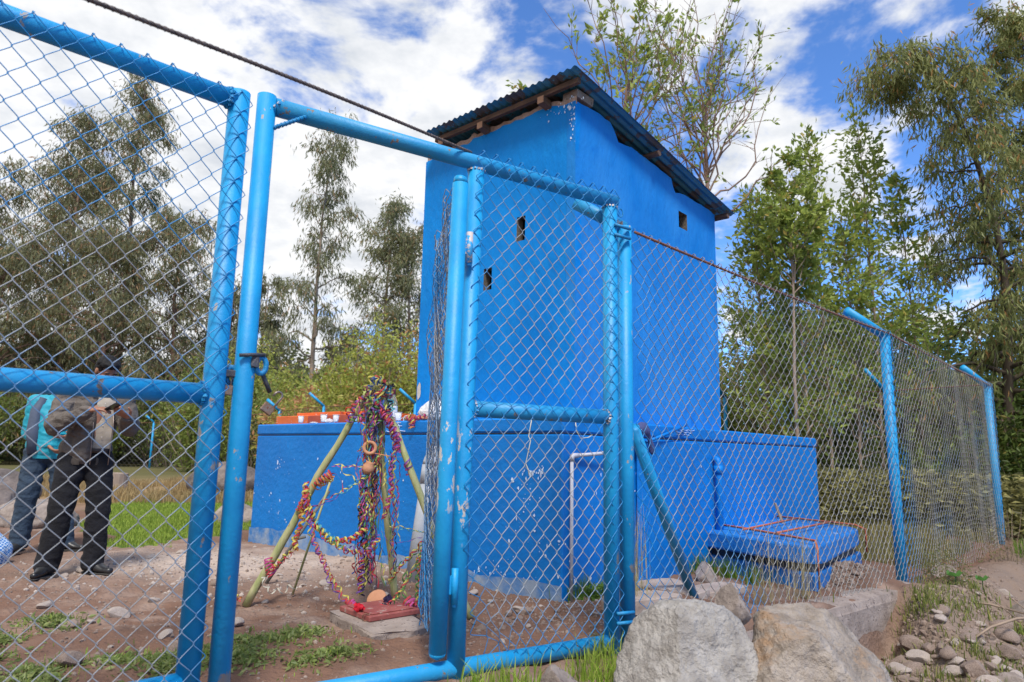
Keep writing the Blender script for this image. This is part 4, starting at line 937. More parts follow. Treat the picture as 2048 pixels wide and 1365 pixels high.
ST = [
 ('fat red and yellow coiled garland swagging right from the left pole', [(-1.37, 4.66, .786), (-1.337, 4.62, .642), (-1.271, 4.62, .531), (-1.148, 4.62, .416), (-1.034, 4.62, .418), (-.94, 4.66, .49)], 'ryrcy', .016, .022, .030, 3),
 ('second garland hanging just under the fat red and yellow swag', [(-1.36, 4.66, .74), (-1.29, 4.60, .54), (-1.2, 4.6, .43), (-1.058, 4.58, .365), (-.93, 4.62, .36), (-.85, 4.7, .43)], 'yvrgy', .013, .020, .035, 3),
 ('long loose garland looping from the left pole down to the earth', [(-1.342, 4.6, .678), (-1.29, 4.57, .54), (-1.245, 4.55, .42), (-1.19, 4.55, .30), (-1.12, 4.53, .18), (-1.03, 4.5, .085), (-.97, 4.47, .05)], 'yrvpo', .012, .018, .045, 3),
 ('turquoise and yellow streamer slanting from the tangle to the left pole', [(-.952, 4.70, .858), (-1.02, 4.68, .80), (-1.096, 4.66, .741), (-1.192, 4.66, .674), (-1.305, 4.66, .623), (-1.372, 4.68, .66)], 'cyvrc', .013, .013, .05, 2),
 ('pink streamer strung level between the left pole and the clay pots', [(-1.22, 4.75, .905), (-1.14, 4.72, .893), (-1.085, 4.72, .897), (-.965, 4.72, .88)], 'pyvc', .012, .010, .07, 2),
 ('yellow curl drooping under the level pink streamer', [(-1.16, 4.73, .895), (-1.10, 4.70, .83), (-1.03, 4.70, .80), (-.99, 4.72, .84)], 'yl', .012, .018, .06, 1),
 ('red and yellow coil hanging straight below the left pole knot', [(-1.379, 4.66, .66), (-1.371, 4.65, .525), (-1.40, 4.64, .42), (-1.386, 4.64, .345)], 'ryo', .016, .024, .032, 3),
 ('red and yellow tail trailing to the foot of the left pole', [(-1.40, 4.66, .36), (-1.43, 4.68, .32), (-1.501, 4.68, .265), (-1.58, 4.70, .21)], 'yro', .013, .016, .035, 2),
 ('pink coil wound low round the left pole', [(-1.61, 4.75, .27), (-1.60, 4.74, .23), (-1.57, 4.74, .18)], 'pr', .012, .038, .018, 2),
 ('pale curled tail lying just above the earth by the left pole', [(-1.63, 4.70, .16), (-1.56, 4.66, .095), (-1.48, 4.66, .085), (-1.392, 4.66, .125)], 'wyco', .012, .030, .05, 1),
 ('thick orange and yellow knot round the left pole', [(-1.32, 4.77, .76), (-1.26, 4.75, .80), (-1.22, 4.75, .83)], 'yro', .016, .044, .026, 3),
 ('wide red band tied on the left pole above the knot', [(-1.24, 4.74, .84), (-1.21, 4.73, .86), (-1.16, 4.73, .80), (-1.11, 4.73, .72)], 'rr', .020, .012, .12, 1),
 ('small green and red coil low on the left pole', [(-1.36, 4.74, .70), (-1.39, 4.74, .63), (-1.42, 4.74, .58)], 'ryg', .014, .040, .018, 3),
 ('yellow and turquoise streamer stretched right from the middle pole', [(-.80, 4.75, .50), (-.73, 4.7, .50), (-.657, 4.7, .492), (-.556, 4.72, .481)], 'yc', .011, .008, .06, 2),
 ('red streamer sagging from the middle pole towards the open leaf', [(-.847, 4.7, .488), (-.80, 4.66, .43), (-.745, 4.65, .41), (-.68, 4.65, .425), (-.56, 4.66, .44)], 'vrr', .011, .006, .10, 1),
 ('green and red garland climbing right from the middle pole foot', [(-.81, 4.86, .13), (-.76, 4.65, .17), (-.698, 4.6, .276), (-.62, 4.6, .34), (-.555, 4.62, .44)], 'ryg', .013, .014, .045, 3),
 ('dark garland running along the earth to the right pole', [(-.97, 4.47, .05), (-.90, 4.45, .035), (-.82, 4.43, .035), (-.72, 4.42, .07), (-.66, 4.45, .15), (-.60, 4.48, .25), (-.56, 4.5, .36)], 'krgy', .012, .014, .045, 3),
 ('orange and yellow ribbon pulled taut from the ring to the right pole', [(-.93, 4.66, .985), (-.86, 4.66, .975), (-.80, 4.68, .965), (-.70, 4.74, .955)], 'oyy', .016, .004, .30, 1),
 ('magenta bow tied round the right pole', [(-.72, 4.70, .93), (-.69, 4.70, .90), (-.67, 4.72, .86)], 'pv', .014, .036, .024, 2),
 ('coiled red and gold garland hanging along the right pole', [(-.88, 4.74, 1.28), (-.83, 4.72, 1.18), (-.79, 4.72, 1.06), (-.79, 4.72, .92), (-.795, 4.72, .78), (-.82, 4.72, .64), (-.84, 4.74, .55)], 'rypv', .013, .018, .04, 3),
 ('purple and red garland beside the right pole top', [(-.90, 4.74, 1.30), (-.86, 4.70, 1.22), (-.81, 4.70, 1.16), (-.77, 4.71, 1.08), (-.76, 4.72, .99)], 'vrpo', .014, .028, .028, 3),
 ('shiny magenta coil lying on the earth left of the red lid', [(-.985, 4.47, .06), (-.945, 4.45, .04), (-.905, 4.44, .03)], 'ppr', .018, .024, .016, 3),
 ('red and yellow scraps lying at the foot of the left pole', [(-1.84, 4.72, .03), (-1.80, 4.70, .05), (-1.76, 4.69, .03)], 'yro', .016, .030, .03, 3),
 ('green and yellow tuft hanging above the earth right of the middle pole', [(-.66, 4.55, .24), (-.66, 4.55, .15), (-.64, 4.52, .05)], 'gly', .016, .014, .07, 2),
 ('crimson tangle on the earth by the open leaf', [(-.62, 4.42, .09), (-.59, 4.40, .05), (-.56, 4.40, .045)], 'prm', .016, .040, .028, 3),
 ('dark red garland climbing beside the open leaf', [(-.57, 4.46, .05), (-.55, 4.47, .18), (-.56, 4.48, .30), (-.545, 4.5, .40)], 'rgym', .013, .016, .04, 3),
 ('red and purple braid hanging at the centre almost to the earth', [(-.98, 4.73, .75), (-.985, 4.72, .55), (-.955, 4.70, .38), (-.96, 4.68, .22), (-.955, 4.66, .08)], 'rvykr', .014, .026, .040, 4),
 ('yellow and dark braid hanging just right of the red and purple one', [(-.93, 4.74, .80), (-.925, 4.73, .58), (-.93, 4.70, .36), (-.915, 4.68, .12)], 'ykbl', .013, .014, .050, 2),
 ('long dark ribbon falling straight to the red lid', [(-.885, 4.73, 1.0), (-.87, 4.72, .62), (-.86, 4.68, .30), (-.85, 4.62, .09)], 'km', .014, .005, .30, 1),
]
for k, (lab, path, cols, wd, cr, pit, ns) in enumerate(ST):
    if not cols: continue
    streamer(lab, path, cols, wd, cr, pit, ns, seed=k * 5 + 1)
rim = tk(1.69, -.02, TH + .02)
streamer('pink and yellow streamers draped over the tank rim by the bag', [rim + D_.tolist()[0] * A([-.05, .05, 0]), rim, rim + A([.02, -.02, -.04]), rim + A([.015, -.02, -.10])], 'rypo', .014, .030, .03, 4, seed=77)
streamer('crimson and orange streamers bunched at the foot of the white bag', [tk(1.74, .0, TH + .03), tk(1.62, .0, TH + .03), tk(1.5, .02, TH + .03)], 'rpo', .014, .022, .03, 3, seed=78)
# the column of streamers hanging under the apex: alike, so one label
r_ = np.random.default_rng(5); cs = ['ryg', 'pvl', 'byr', 'cgy', 'rvo', 'lmk', 'yrb', 'gvp', 'kcr', 'ypr']
for k in range(44):
    x0 = -.955 + r_.normal(0, .055); y0 = 4.77 + r_.normal(0, .04); zt = 1.36 - .12 * r_.random() - (.18 if k % 5 == 0 else 0); zb = [.08, .35, .50, .10, .70, .95, .22, .12][k % 8] + .12 * r_.random()
    xe = -.955 + r_.normal(0, .055) + (.015 if zb < .3 else 0)
    path = [(x0, y0, zt)] + [(x0 + (xe - x0) * s0 + r_.normal(0, .018), y0 - .03 * s0 + r_.normal(0, .018), zt + (zb - zt) * s0) for s0 in (.2, .4, .6, .8, 1.)]
    streamer('curly multicoloured paper streamer hanging in the column under the tripod top', path, cs[k % 10], .011 + .005 * r_.random(), .006 + .013 * r_.random(), .045 + .09 * r_.random(), 1 + k % 2, seed=200 + k, group='streamers hanging in the middle of the tripod')
for k in range(9):
    x0 = -.80 + r_.normal(0, .022); zt = 1.02 - .1 * r_.random(); zb = .15 + .5 * r_.random()
    streamer('curly paper streamer trailing down beside the middle pole', [(x0 - .05, 4.84, zt), (x0 - .02 + r_.normal(0, .015), 4.84, zt * .6 + zb * .4), (x0 + r_.normal(0, .02), 4.86, zb)], cs[(k * 3) % 10], .012, .010, .06, 1, seed=300 + k, group='streamers trailing beside the middle pole')
for k in range(15):
    a = r_.random() * 2 * PI; z = 1.30 + .20 * r_.random(); c = A([-.95 + .055 * math.cos(a), 4.79 + .05 * math.sin(a) - .02, z])
    path = [c, c + A([r_.normal(0, .03), -.02, .05 - .07 * r_.random()]), c + A([r_.normal(0, .06), -.02, -.03 - .05 * r_.random()]), c + A([r_.normal(0, .07), -.02, -.12 - .1 * r_.random()])]
    streamer('looped paper streamer wrapped round the head of the tripod', path, cs[(k * 7) % 10],   .014, .014 + .014 * r_.random(), .035 + .03 * r_.random(), 2, seed=400 + k, group='streamers wrapped round the tripod head')
for lab, c0, n_, cl in (('bright pink paper rosette on the corner of the red lid', (-.875, 4.25, .085), 'rpo', 1), ('dark purple paper rosette at the back of the red lid', (-.745, 4.50, .075), 'kvk', 2)):
    g = G(); C = []; c0 = A(c0)
    for k in range(5): C.append(ribbon(g, [c0 + A([-.012, 0, -.008]), c0 + A([0, 0, .004 * k - .006]), c0 + A([.012, 0, -.006])], .014, .020, .008, k * 1.3, n_, seed=k + cl))
    me = g.mesh('paper_rosette', tuple(c0), [M['paper']]); setcol(me, 'Col', np.concatenate(C)); o = bpy.data.objects.new('paper_rosette', me); COL.objects.link(o); o.location = tuple(c0); o['label'] = lab; o['category'] = 'rosette'

# clay ring, broken pot and bowl
def lathe_thing(name, lab, cat, prof, c, ax, seg=32, cut=None):
    g = G(); c = A(c); g.lathe(prof, c, seg, ax=ax)
    return single(name, g, M['clay'], lab, cat, tuple(c), True)
axv = nrm(A([.25, -.95, .12])); axu = nrm(np.cross(A([0, 0, 1]), axv)); axw = np.cross(axv, axu); axr = np.stack([axu, axw, axv])
lathe_thing('clay_ring', 'terracotta pot neck hanging as a ring among the streamers', 'pot neck', [(.027, -.012), (.028, .012), (.045, .016), (.050, .004), (.048, -.012), (.027, -.012)], (-.953, 4.70, 1.02), axr)
g = G(); axp = np.stack([nrm(A([1, .1, -.3])), nrm(A([-.1, 1, .1])), nrm(A([.3, .0, 1]))]); prof = [(.0, -.038), (.024, -.038), (.040, -.016), (.042, .012), (.028, .034), (.033, .046), (.029, .046), (.023, .034), (.037, .012), (.036, -.016), (.022, -.033), (0, -.033)]
g.lathe(prof, (-.955, 4.705, .885), 24, ax=axp); g.F = [F[~((np.arange(len(F)) % 24 > 3) & (np.arange(len(F)) % 24 < 10) & (np.arange(len(F)) // 24 > 1) & (np.arange(len(F)) // 24 < 10))] for F in g.F]; g.M = [np.zeros(len(F), np.int32) for F in g.F]
single('broken_pot', g, M['clay'], 'small broken terracotta pot tied in the streamers below the ring', 'pot', (-.955, 4.705, .885), True)
g = G(); axq = np.stack([nrm(A([1, .0, .15])), nrm(A([-.05, .6, .8])), nrm(A([-.1, -.8, .6]))]); g.lathe([(0, -.03), (.05, -.026), (.064, -.004), (.064, .016), (.058, .022), (.0, .024)], (-.835, 4.60, .055), 24, ax=axq)
single('clay_bowl', g, M['clay'], 'upturned terracotta bowl lying in the garland behind the red lid', 'bowl', (-.835, 4.60, 0), True)

# ------------------------------------------------------------------ rocks
def icosphere(sub):
    import bmesh
    bm = bmesh.new(); bmesh.ops.create_icosphere(bm, subdivisions=sub, radius=1); bm.verts.ensure_lookup_table()
    V = A([v.co[:] for v in bm.verts]); F = np.array([[v.index for v in f.verts] for f in bm.faces]); bm.free(); return V, F
ICO = {k: icosphere(k) for k in (2, 3, 4, 5, 6)}
def rockgeo(size, seed, sub=4, planes=12, rough=.06, cuts=None, pk=.72):
    V, F = ICO[sub]; V = V.copy(); r_ = np.random.default_rng(seed)
    nv = nrm(r_.normal(0, 1, (planes, 3))); dist = pk + .28 * r_.random(planes)
    if cuts is not None: nv = np.concatenate([nv, nrm(A([c[:3] for c in cuts]))]); dist = np.concatenate([dist, [c[3] for c in cuts]])
    for n_, d_ in zip(nv, dist):
        s_ = V @ n_; ex = np.maximum(s_ - d_, 0); V = V - n_ * (ex * .93)[:, None]
    V = V * A(size)
    m_ = float(np.mean(size)); nn = nrm(V)
    V = V + nn * ((fbm(V, 2.2 / m_, 5, seed % 7) - .5) * rough * 2.2 * m_)[:, None] + nn * ((fbm(V, 9 / m_, 4, seed % 5) - .5) * rough * .8 * m_)[:, None]
    return V, F
def rock(name, lab, cat, c, size, seed, mat, sub=4, rot=0, tilt=0, sink=.3, cuts=None, rough=.06, group=None, planes=12, pk=.72, grooves=()):
    V, F = rockgeo(size, seed, sub, planes, rough, cuts, pk); g = G()
    if sub >= 5:
        m_ = float(np.mean(size)); nn = nrm(V); st = fbm(V, 5 / m_, 4, 3.3); V = V + nn * ((np.round(st * 7) / 7 - st) * .16 * m_ + (fbm(V, 26 / m_, 3, 1.) - .5) * .03 * m_)[:, None]
    Rm = np.array((Euler((tilt, 0, rot)).to_matrix())); V = V @ Rm.T + A(c); nn = nrm(V - A(c))
    for a, b_, r0, dp in grooves:       # drill marks pressed into the stone along a line
        a = A(a); b_ = A(b_); t_ = np.clip(((V - a) @ (b_ - a)) / ((b_ - a) @ (b_ - a)), 0, 1); dd_ = np.linalg.norm(V - a - t_[:, None] * (b_ - a), axis=1); wv = np.clip(1 - (dd_ / r0) ** 2, 0, 1) ** .5; V = V - nn * (wv * dp)[:, None]
    g.add(V, [F])
    return single(name, g, M[mat], lab, cat, tuple(c), sub < 5 and False or True, group)
rock('boulder', 'large pale grey granite boulder with drill grooves beside the right gate post', 'boulder', (.775, 2.98, .02), (.345, .30, .40), 21, 'boulderA', 6, .3, 0, cuts=[(0, -.75, .55, .74), (.1, .1, 1, .92), (-.8, -.2, .45, .78), (.8, -.3, .4, .86)], rough=.09, planes=16, pk=.80, grooves=[((.545, 2.86, .31), (.575, 2.76, .21), .022, .020), ((.63, 2.74, .24), (.66, 2.70, .19), .020, .018), ((.69, 2.70, .17), (.735, 2.67, .09), .020, .022)])
# drill grooves and the chipped hollow: slim dark half-round grooves cut as real sunken tubes
rock('boulder', 'large tan streaked boulder leaning right of the pale grey one', 'boulder', (1.27, 2.98, .01), (.38, .34, .40), 37, 'boulderB', 6, -.25, 0, cuts=[(.62, -.25, .62, .60), (.05, -.15, 1, .80), (-.9, .1, .2, .74), (.2, -.9, .3, .70)], rough=.10, planes=15, pk=.80)
rock('rock', 'pinkish angular rock lying before the bottom rail of the gateway', 'rock', (.235, 2.88, .04), (.135, .12, .15), 44, 'rock', 5, .4, .1, cuts=[(.5, -.2, .8, .45), (-1, -.2, .1, .55), (0, -1, .2, .7)], rough=.05, planes=7, pk=.8)
rock('rock', 'brown pointed rock standing behind the two big boulders', 'rock', (1.36, 4.30, .13), (.12, .10, .13), 52, 'rock', 5, .2, 0, cuts=[(.7, -.3, .5, .45), (-.8, -.2, .45, .5)], planes=8, pk=.85)
rock('rock', 'small triangular rock on the slabs in front of the manhole box', 'rock', (1.66, 5.95, .05), (.10, .09, .12), 53, 'pebble_pale', 4, .2, 0, cuts=[(.7, 0, .6, .4), (-.7, 0, .6, .4)])
rock('rock', 'pale wedge shaped rock on top of the bank behind the clump of stems', 'rock', (4.35, 6.95, -.20), (.30, .22, .22), 61, 'rock', 5, .3, 0, cuts=[(.6, -.4, .5, .5), (-.5, -.3, .8, .55)])
rock('boulder', 'long low brown boulder at the right edge of the bank', 'boulder', (4.75, 6.1, -.42), (.48, .30, .30), 62, 'rock', 5, -.15, 0, planes=7, pk=.85)
rock('rock', 'grey brown rock low on the bank below the long boulder', 'rock', (3.10, 4.72, -.52), (.16, .13, .11), 63, 'rock', 5, .5, 0)
rock('rock', 'rounded grey rock beside the low grey brown one', 'rock', (3.37, 4.86, -.50), (.15, .14, .13), 64, 'rock', 5, .1, 0)
rock('rock', 'flat brown stone half sunk in the bank above the pebbles', 'rock', (3.60, 6.05, -.32), (.22, .17, .14), 66, 'rock', 5, .1, 0)
rock('boulder', 'rounded boulder beyond the lawn near the left tank corner', 'boulder', (-5.95, 14.6, .28), (.74, .55, .42), 71, 'lichen', 5, .2, 0, planes=7, pk=.88)
rock('boulder', 'pale boulder just behind the left tank corner on the grass', 'boulder', (-3.75, 9.7, .05), (.34, .30, .22), 72, 'rock', 4, .2, 0)
rock('boulder', 'dark lichened boulder behind the two men, uppermost', 'boulder', (-8.3, 11.2, .25), (.70, .5, .36), 73, 'lichen', 5, .4, 0)
rock('boulder', 'grey split boulder in front of the dark lichened one', 'boulder', (-7.5, 9.9, .12), (.60, .45, .28), 74, 'lichen', 5, .1, 0)
rock('boulder', 'low brown boulder behind the checked bag', 'boulder', (-6.0, 8.9, .06), (.50, .40, .28), 75, 'rock', 5, .1, 0)
g = G(); c = A([-8.6, 15.2, .0]); V_, F_ = tubes([[c + A([0, 0, -.1]), c + A([0, 0, .2]), c + A([.01, 0, .42])]], A([[.30, .26, .25]]), 18, True); g.add(V_, F_)
single('tree_stump', g, M['bark'], 'short pale sawn tree stump beyond the lawn', 'stump', tuple(c), False)
# flat slabs by the brace foot
for k, (x, y, sx, sy, rt, lab) in enumerate(((1.02, 4.95, .30, .16, .55, 'thin reddish slab lying against the tank foot by the brace'), (1.22, 5.2, .30, .18, .75, 'broad pale slab under the foot of the brace'), (1.62, 5.55, .26, .15, .7, 'flat slab beside the small triangular rock'), (.86, 4.55, .24, .13, .6, 'pale slab edge on behind the right gate post'))):
    g = G(); V = []; n_ = 12
    for z, s0 in ((-.05, 1), (0, 1.02), (.03, 1), (.036, .95)):
        for i in range(n_):
            a_ = i * 2 * PI / n_; q = A([np.sign(math.cos(a_)) * abs(math.cos(a_)) ** .5 * sx, np.sign(math.sin(a_)) * abs(math.sin(a_)) ** .5 * sy]) * s0 * (1 + .12 * math.sin(i * 7.3 + k)); V.append([x + q[0] * math.cos(rt) - q[1] * math.sin(rt), y + q[0] * math.sin(rt) + q[1] * math.cos(rt), z + gz_(x, y) + .015])
    g.add(V, [(j * n_ + i, j * n_ + (i + 1) % n_, (j + 1) * n_ + (i + 1) % n_, (j + 1) * n_ + i) for j in range(3) for i in range(n_)] + [tuple(range(3 * n_, 4 * n_))]); single('stone_slab', g, M['slab'], lab, 'slab', (x, y, gz_(x, y)))
# loose stones: single things sharing a few meshes
protos = []
for k in range(6):
    V, F = rockgeo((1, .8, .62), 100 + k, 3, 7, .06, pk=.50); g = G(); g.add(V, [F]); mt = M['pebble_pale'] if k % 3 == 2 else M['pebble']
    protos.append(g.mesh('loose_stone', mats=[mt], smooth=False))
def loose(x, y, s0, k, lab, group, zoff=0.):
    o = bpy.data.objects.new('loose_stone', protos[k % 6]); COL.objects.link(o); o.location = (x, y, gz_(x, y) + s0 * .22 + zoff); o.scale = (s0, s0, s0); o.rotation_euler = (random.uniform(-.3, .3), random.uniform(-.3, .3), random.uniform(0, 6.28))
    o['label'] = lab; o['category'] = 'stone'; o['group'] = group
r_ = np.random.default_rng(31); cnt = 0
SPEC = [((3.3, 5.15), (.55, .45), 64, .06, 'fist sized grey brown stone among the grass of the bank', 'larger stones of the bank'),
        ((3.0, 4.8), (.45, .3), 70, .045, 'stone in the litter at the lower right corner of the bank', 'stones at the foot of the bank'),
        ((2.5, 4.45), (.22, .16), 60, .03, 'dark crumb of earth heaped behind the tan boulder', 'clods behind the tan boulder'),
        ((-2.2, 4.6), (1.6, 1.3), 70, .028, 'loose brown stone on the bare earth left of the tripod', 'loose stones on the bare earth of the yard'),
        ((.25, 4.55), (.38, .28), 34, .030, 'loose stone among the rubble between gateway and tank', 'stones in the rubble behind the gateway'),
        ((3.3, 5.6), (.8, .75), 90, .034, 'loose stone on the earth bank outside the fence', 'loose stones on the bank outside the fence'),
        ((-1.9, 6.0), (.9, .5), 30, .026, 'loose stone in the pale earth along the tank foot', 'stones along the tank foot'),
        ((2.9, 6.2), (.3, .2), 16, .03, 'loose stone on the soil heap beside the manhole box', 'stones on the soil heap')]
for (cx, cy), (sx, sy), n_, sz, lab, grp in SPEC:
    for _ in range(n_):
        x, y = r_.normal(cx, sx), r_.normal(cy, sy); s_ = float(sd_fence(A([[x, y]]))[0])
        if ('bank' in lab or 'boulder' in lab) and s_ < .28: continue
        if 'bank' not in lab and 'boulder' not in lab and s_ > -.05: continue
        q = (A([x, y]) - KC); uu, vv = -(q @ D_), q @ N_
        if -.05 < uu < TU + .05 and -.05 < vv < TV + .05: continue
        if -1.15 < x < -.4 and 3.9 < y < 4.7: continue
        loose(x, y, sz * (.6 + .9 * r_.random() ** 2 * 1.5), int(r_.integers(6)), lab, grp)
for x, y, s0, k, lab in ((-2.35, 4.35, .075, 2, 'pale flat stone on the earth midway between man and gate leaf'), (-2.45, 4.05, .06, 0, 'brown stone pair at the edge of the weeds'), (-1.62, 3.55, .07, 1, 'reddish stone among the front weeds'), (-2.0, 3.35, .065, 3, 'brown stone left of the weeds near the gate leaf'), (-2.9, 4.5, .05, 5, 'white chip of stone in front of the men')):
    o = None; loose(x, y, s0, k, lab, 'larger stones in front of the men')
# fine gravel: nobody could count it
def gravel(name, n_, cx, cy, sx, sy, s0, mat, lab, side=None):
    V0, F0 = ICO[2]; V0 = V0[:42]; Vb, Fb = icosphere(1); r_ = np.random.default_rng(n_); P_ = np.stack([r_.normal(cx, sx, n_), r_.normal(cy, sy, n_)], 1)
    if side is not None: s_ = sd_fence(P_); P_ = P_[(s_ > .3) if side > 0 else (s_ < -.05)]
    q = P_ - KC; uu, vv = -(q @ D_), q @ N_; P_ = P_[~((uu > -.02) & (uu < TU) & (vv > -.02) & (vv < TV))]
    n_ = len(P_); Z = ground_h(P_); sc = s0 * (.4 + 1.2 * r_.random((n_, 1, 1)) ** 2.5) * (.7 + .6 * r_.random((n_, 1, 3))); V = Vb[None] * sc * (1 + .25 * r_.normal(0, 1, (n_, len(Vb), 3)) * .6) + np.concatenate([P_, Z[:, None] + s0 * .1], 1)[:, None]
    F = (Fb[None] + (np.arange(n_) * len(Vb))[:, None, None]).reshape(-1, 3); g = G(); g.add(V.reshape(-1, 3), [F]); single(name, g, M[mat], lab, 'gravel', kind='stuff')
gravel('gravel', 4200, -1.4, 4.7, 1.9, 1.3, .009, 'pebble', 'fine gravel and clods scattered over the bare earth yard', -1)
gravel('gravel', 900, -2.0, 6.0, 1.4, .6, .014, 'pebble_pale', 'pale grit along the foot of the tank', -1)
gravel('gravel', 5200, 3.4, 5.7, 1.0, .9, .015, 'pebble', 'grit and crumbs of earth on the bank outside', 1)
gravel('gravel', 1100, .35, 4.6, .6, .35, .010, 'pebble', 'grit behind the right hand side of the gateway', -1)
gravel('gravel', 1600, 3.0, 6.25, .35, .25, .017, 'pebble', 'clods on the soil heap beside the manhole box', -1)

# ------------------------------------------------------------------ grass and weeds
def blades(name, P_, h0, w0, c1, c2, lab, cat='grass', lean=.5, seed=1, kind='stuff', loc=(0, 0, 0), mat='grass', group=None):
    r_ = np.random.default_rng(seed); n_ = len(P_); B = np.concatenate([P_, ground_h(P_)[:, None] if P_.shape[1] == 2 else P_[:, 2:]], 1) if P_.shape[1] == 2 else A(P_)
    h_ = h0 * (.4 + .9 * r_.random(n_)); a = r_.random(n_) * 2 * PI; ld_ = np.stack([np.cos(a), np.sin(a), np.zeros(n_)], 1); sd_ = np.stack([-np.sin(a), np.cos(a), np.zeros(n_)], 1)
    a2 = r_.random(n_) * PI; sd_ = np.stack([np.cos(a2), np.sin(a2), np.zeros(n_)], 1); ln_ = lean * r_.random(n_)
    w_ = w0 * (.6 + .8 * r_.random(n_)); m_ = B + ld_ * (h_ * ln_ * .35)[:, None] + A([0, 0, 1]) * (h_ * .6)[:, None]; t_ = B + ld_ * (h_ * ln_)[:, None] + A([0, 0, 1]) * (h_ * (1 - .25 * ln_))[:, None]
    V = np.stack([B - sd_ * w_[:, None] / 2, B + sd_ * w_[:, None] / 2, m_ + sd_ * w_[:, None] * .4, m_ - sd_ * w_[:, None] * .4, t_], 1); i = np.arange(n_)[:, None] * 5
    g = G(); g.add(V.reshape(-1, 3), [i + np.array([[0, 1, 2, 3]]), i + np.array([[3, 2, 4]])])
    k_ = r_.random((n_, 1)); C = A(c1) + (A(c2) - A(c1)) * k_; C = C * (.75 + .5 * r_.random((n_, 1))); C = np.repeat(C, 5, 0)
    me = g.mesh(name, loc, [M[mat]]); setcol(me, 'Col', C); o = bpy.data.objects.new(name, me); COL.objects.link(o); o.location = loc
    if kind: o['kind'] = kind
    o['label'] = lab; o['category'] = cat
    if group: o['group'] = group
    return o
r_ = np.random.default_rng(8)
P_ = np.stack([r_.uniform(-8, -2.3, 90000), r_.uniform(6.6, 14.6, 90000)], 1); P_ = P_[lawn_mask(P_) & (r_.random(90000) < .35 + .65 * (1 - sstep(8, 13, r_.uniform(6, 14, 90000) * 0 + P_[:, 1] if False else P_[:, 1]) * .5))]
blades('lawn_grass', P_, .055, .010, (.17, .26, .03), (.34, .42, .08), 'short bright green lawn grass behind the men', seed=2)
P_ = np.stack([r_.uniform(-14, -1, 60000), r_.uniform(12.5, 20, 60000)], 1); P_ = P_[fbm(P_, .7, 3) > .5]
blades('dry_grass', P_, .20, .016, (.30, .20, .09), (.42, .32, .16), 'dry straw coloured grass below the far fence', seed=3)
def tufts(cs, n_, sp, seed): r_ = np.random.default_rng(seed); c = A(cs)[r_.integers(len(cs), size=n_)]; return c + r_.normal(0, 1, (n_, 2)) * sp * (.4 + r_.random((n_, 1)))
r2 = np.random.default_rng(17); wc = [(r2.normal(-1.75, .38), r2.normal(3.45, .32)) for _ in range(14)] + [(-1.2, 3.9), (-1.35, 3.6), (-.95, 3.5), (-.82, 3.62), (-1.1, 4.0)]
def leafcards(name, C, L_, wd, c1, c2, lab, cat, seed, up=.3, loc=(0, 0, 0), kind='stuff', parent=None):
    r_ = np.random.default_rng(seed); n_ = len(C); d_ = nrm(np.stack([r_.normal(0, 1, n_), r_.normal(0, 1, n_), r_.normal(up, .3, n_)], 1)); return leafmesh(name, C, d_, L_, wd, c1, c2, lab, cat, seed, loc, kind, parent)
def leafgeo(C, d_, L_, wd, r_, bend=.18):
    n_ = len(C); s_ = nrm(np.cross(d_, r_.normal(0, 1, (n_, 3)))); u_ = np.cross(s_, d_); l_ = (L_ * (.6 + .7 * r_.random(n_)))[:, None]; w_ = l_ * wd / L_ / 2
    V = np.stack([C, C + d_ * l_ * .45 + s_ * w_, C + d_ * l_ - u_ * l_ * bend, C + d_ * l_ * .45 - s_ * w_], 1); return V
def leafmesh(name, C, d_, L_, wd, c1, c2, lab, cat, seed, loc, kind, parent=None):
    r_ = np.random.default_rng(seed + 5); V = leafgeo(A(C), d_, L_, wd, r_); n_ = len(C); i = np.arange(n_)[:, None] * 4; g = G(); g.add(V.reshape(-1, 3), [i + np.array([[0, 1, 2]]), i + np.array([[0, 2, 3]])])
    k_ = r_.random((n_, 1)) ** 1.3; Cc = (A(c1) + (A(c2) - A(c1)) * k_) * (.75 + .5 * r_.random((n_, 1)))
    me = g.mesh(name, loc if parent is None else wloc(parent), [M['leaf']]); setcol(me, 'Col', np.repeat(Cc, 4, 0)); o = bpy.data.objects.new(name, me); COL.objects.link(o)
    if parent is not None: o.parent = parent
    else: o.location = loc
    if kind: o['kind'] = kind
    if lab: o['label'] = lab
    if cat: o['category'] = cat
    return o
P_ = tufts(wc, 3600, .075, 4); Q_ = np.concatenate([P_, ground_h(P_)[:, None] + .01], 1)
leafcards('low_weeds', Q_, .036, .016, (.16, .22, .06), (.36, .40, .15), 'low leafy weeds on the earth inside the left gate leaf', 'weeds', 6, up=.25)
blades('low_weeds', tufts(wc, 900, .09, 9), .035, .006, (.14, .24, .03), (.30, .36, .08), 'short grassy weeds among the leafy ones', 'weeds', seed=10)
og = [(.46, 3.22), (.40, 3.1), (.50, 3.45), (.45, 3.62), (.52, 3.75), (.36, 3.4), (.10, 3.18), (.0, 3.1), (-.12, 3.1), (1.08, 2.72), (.12, 2.9)]
blades('long_grass', tufts(og, 620, .06, 12), .13, .006, (.14, .26, .02), (.34, .40, .08), 'long fresh grass between the gateway foot and the pale boulder', lean=.7, seed=11)
og = [(r2.uniform(2.4, 4.2), r2.uniform(4.6, 6.6)) for _ in range(46)]; og = [p for p in og if sd_fence(A([p]))[0] > .3]
blades('bank_grass', tufts(og, 2600, .10, 14), .085, .007, (.09, .14, .025), (.30, .29, .09), 'patchy grass growing on the stony bank', lean=.8, seed=15)
P_ = np.stack([r_.uniform(3.2, 9, 30000), r_.uniform(5.6, 11, 30000)], 1); s_ = sd_fence(P_); P_ = P_[(s_ > .35) & (P_[:, 0] * .9 > P_[:, 1] * .66 - .3) & (fbm(P_, 1.1, 3) > .50)]
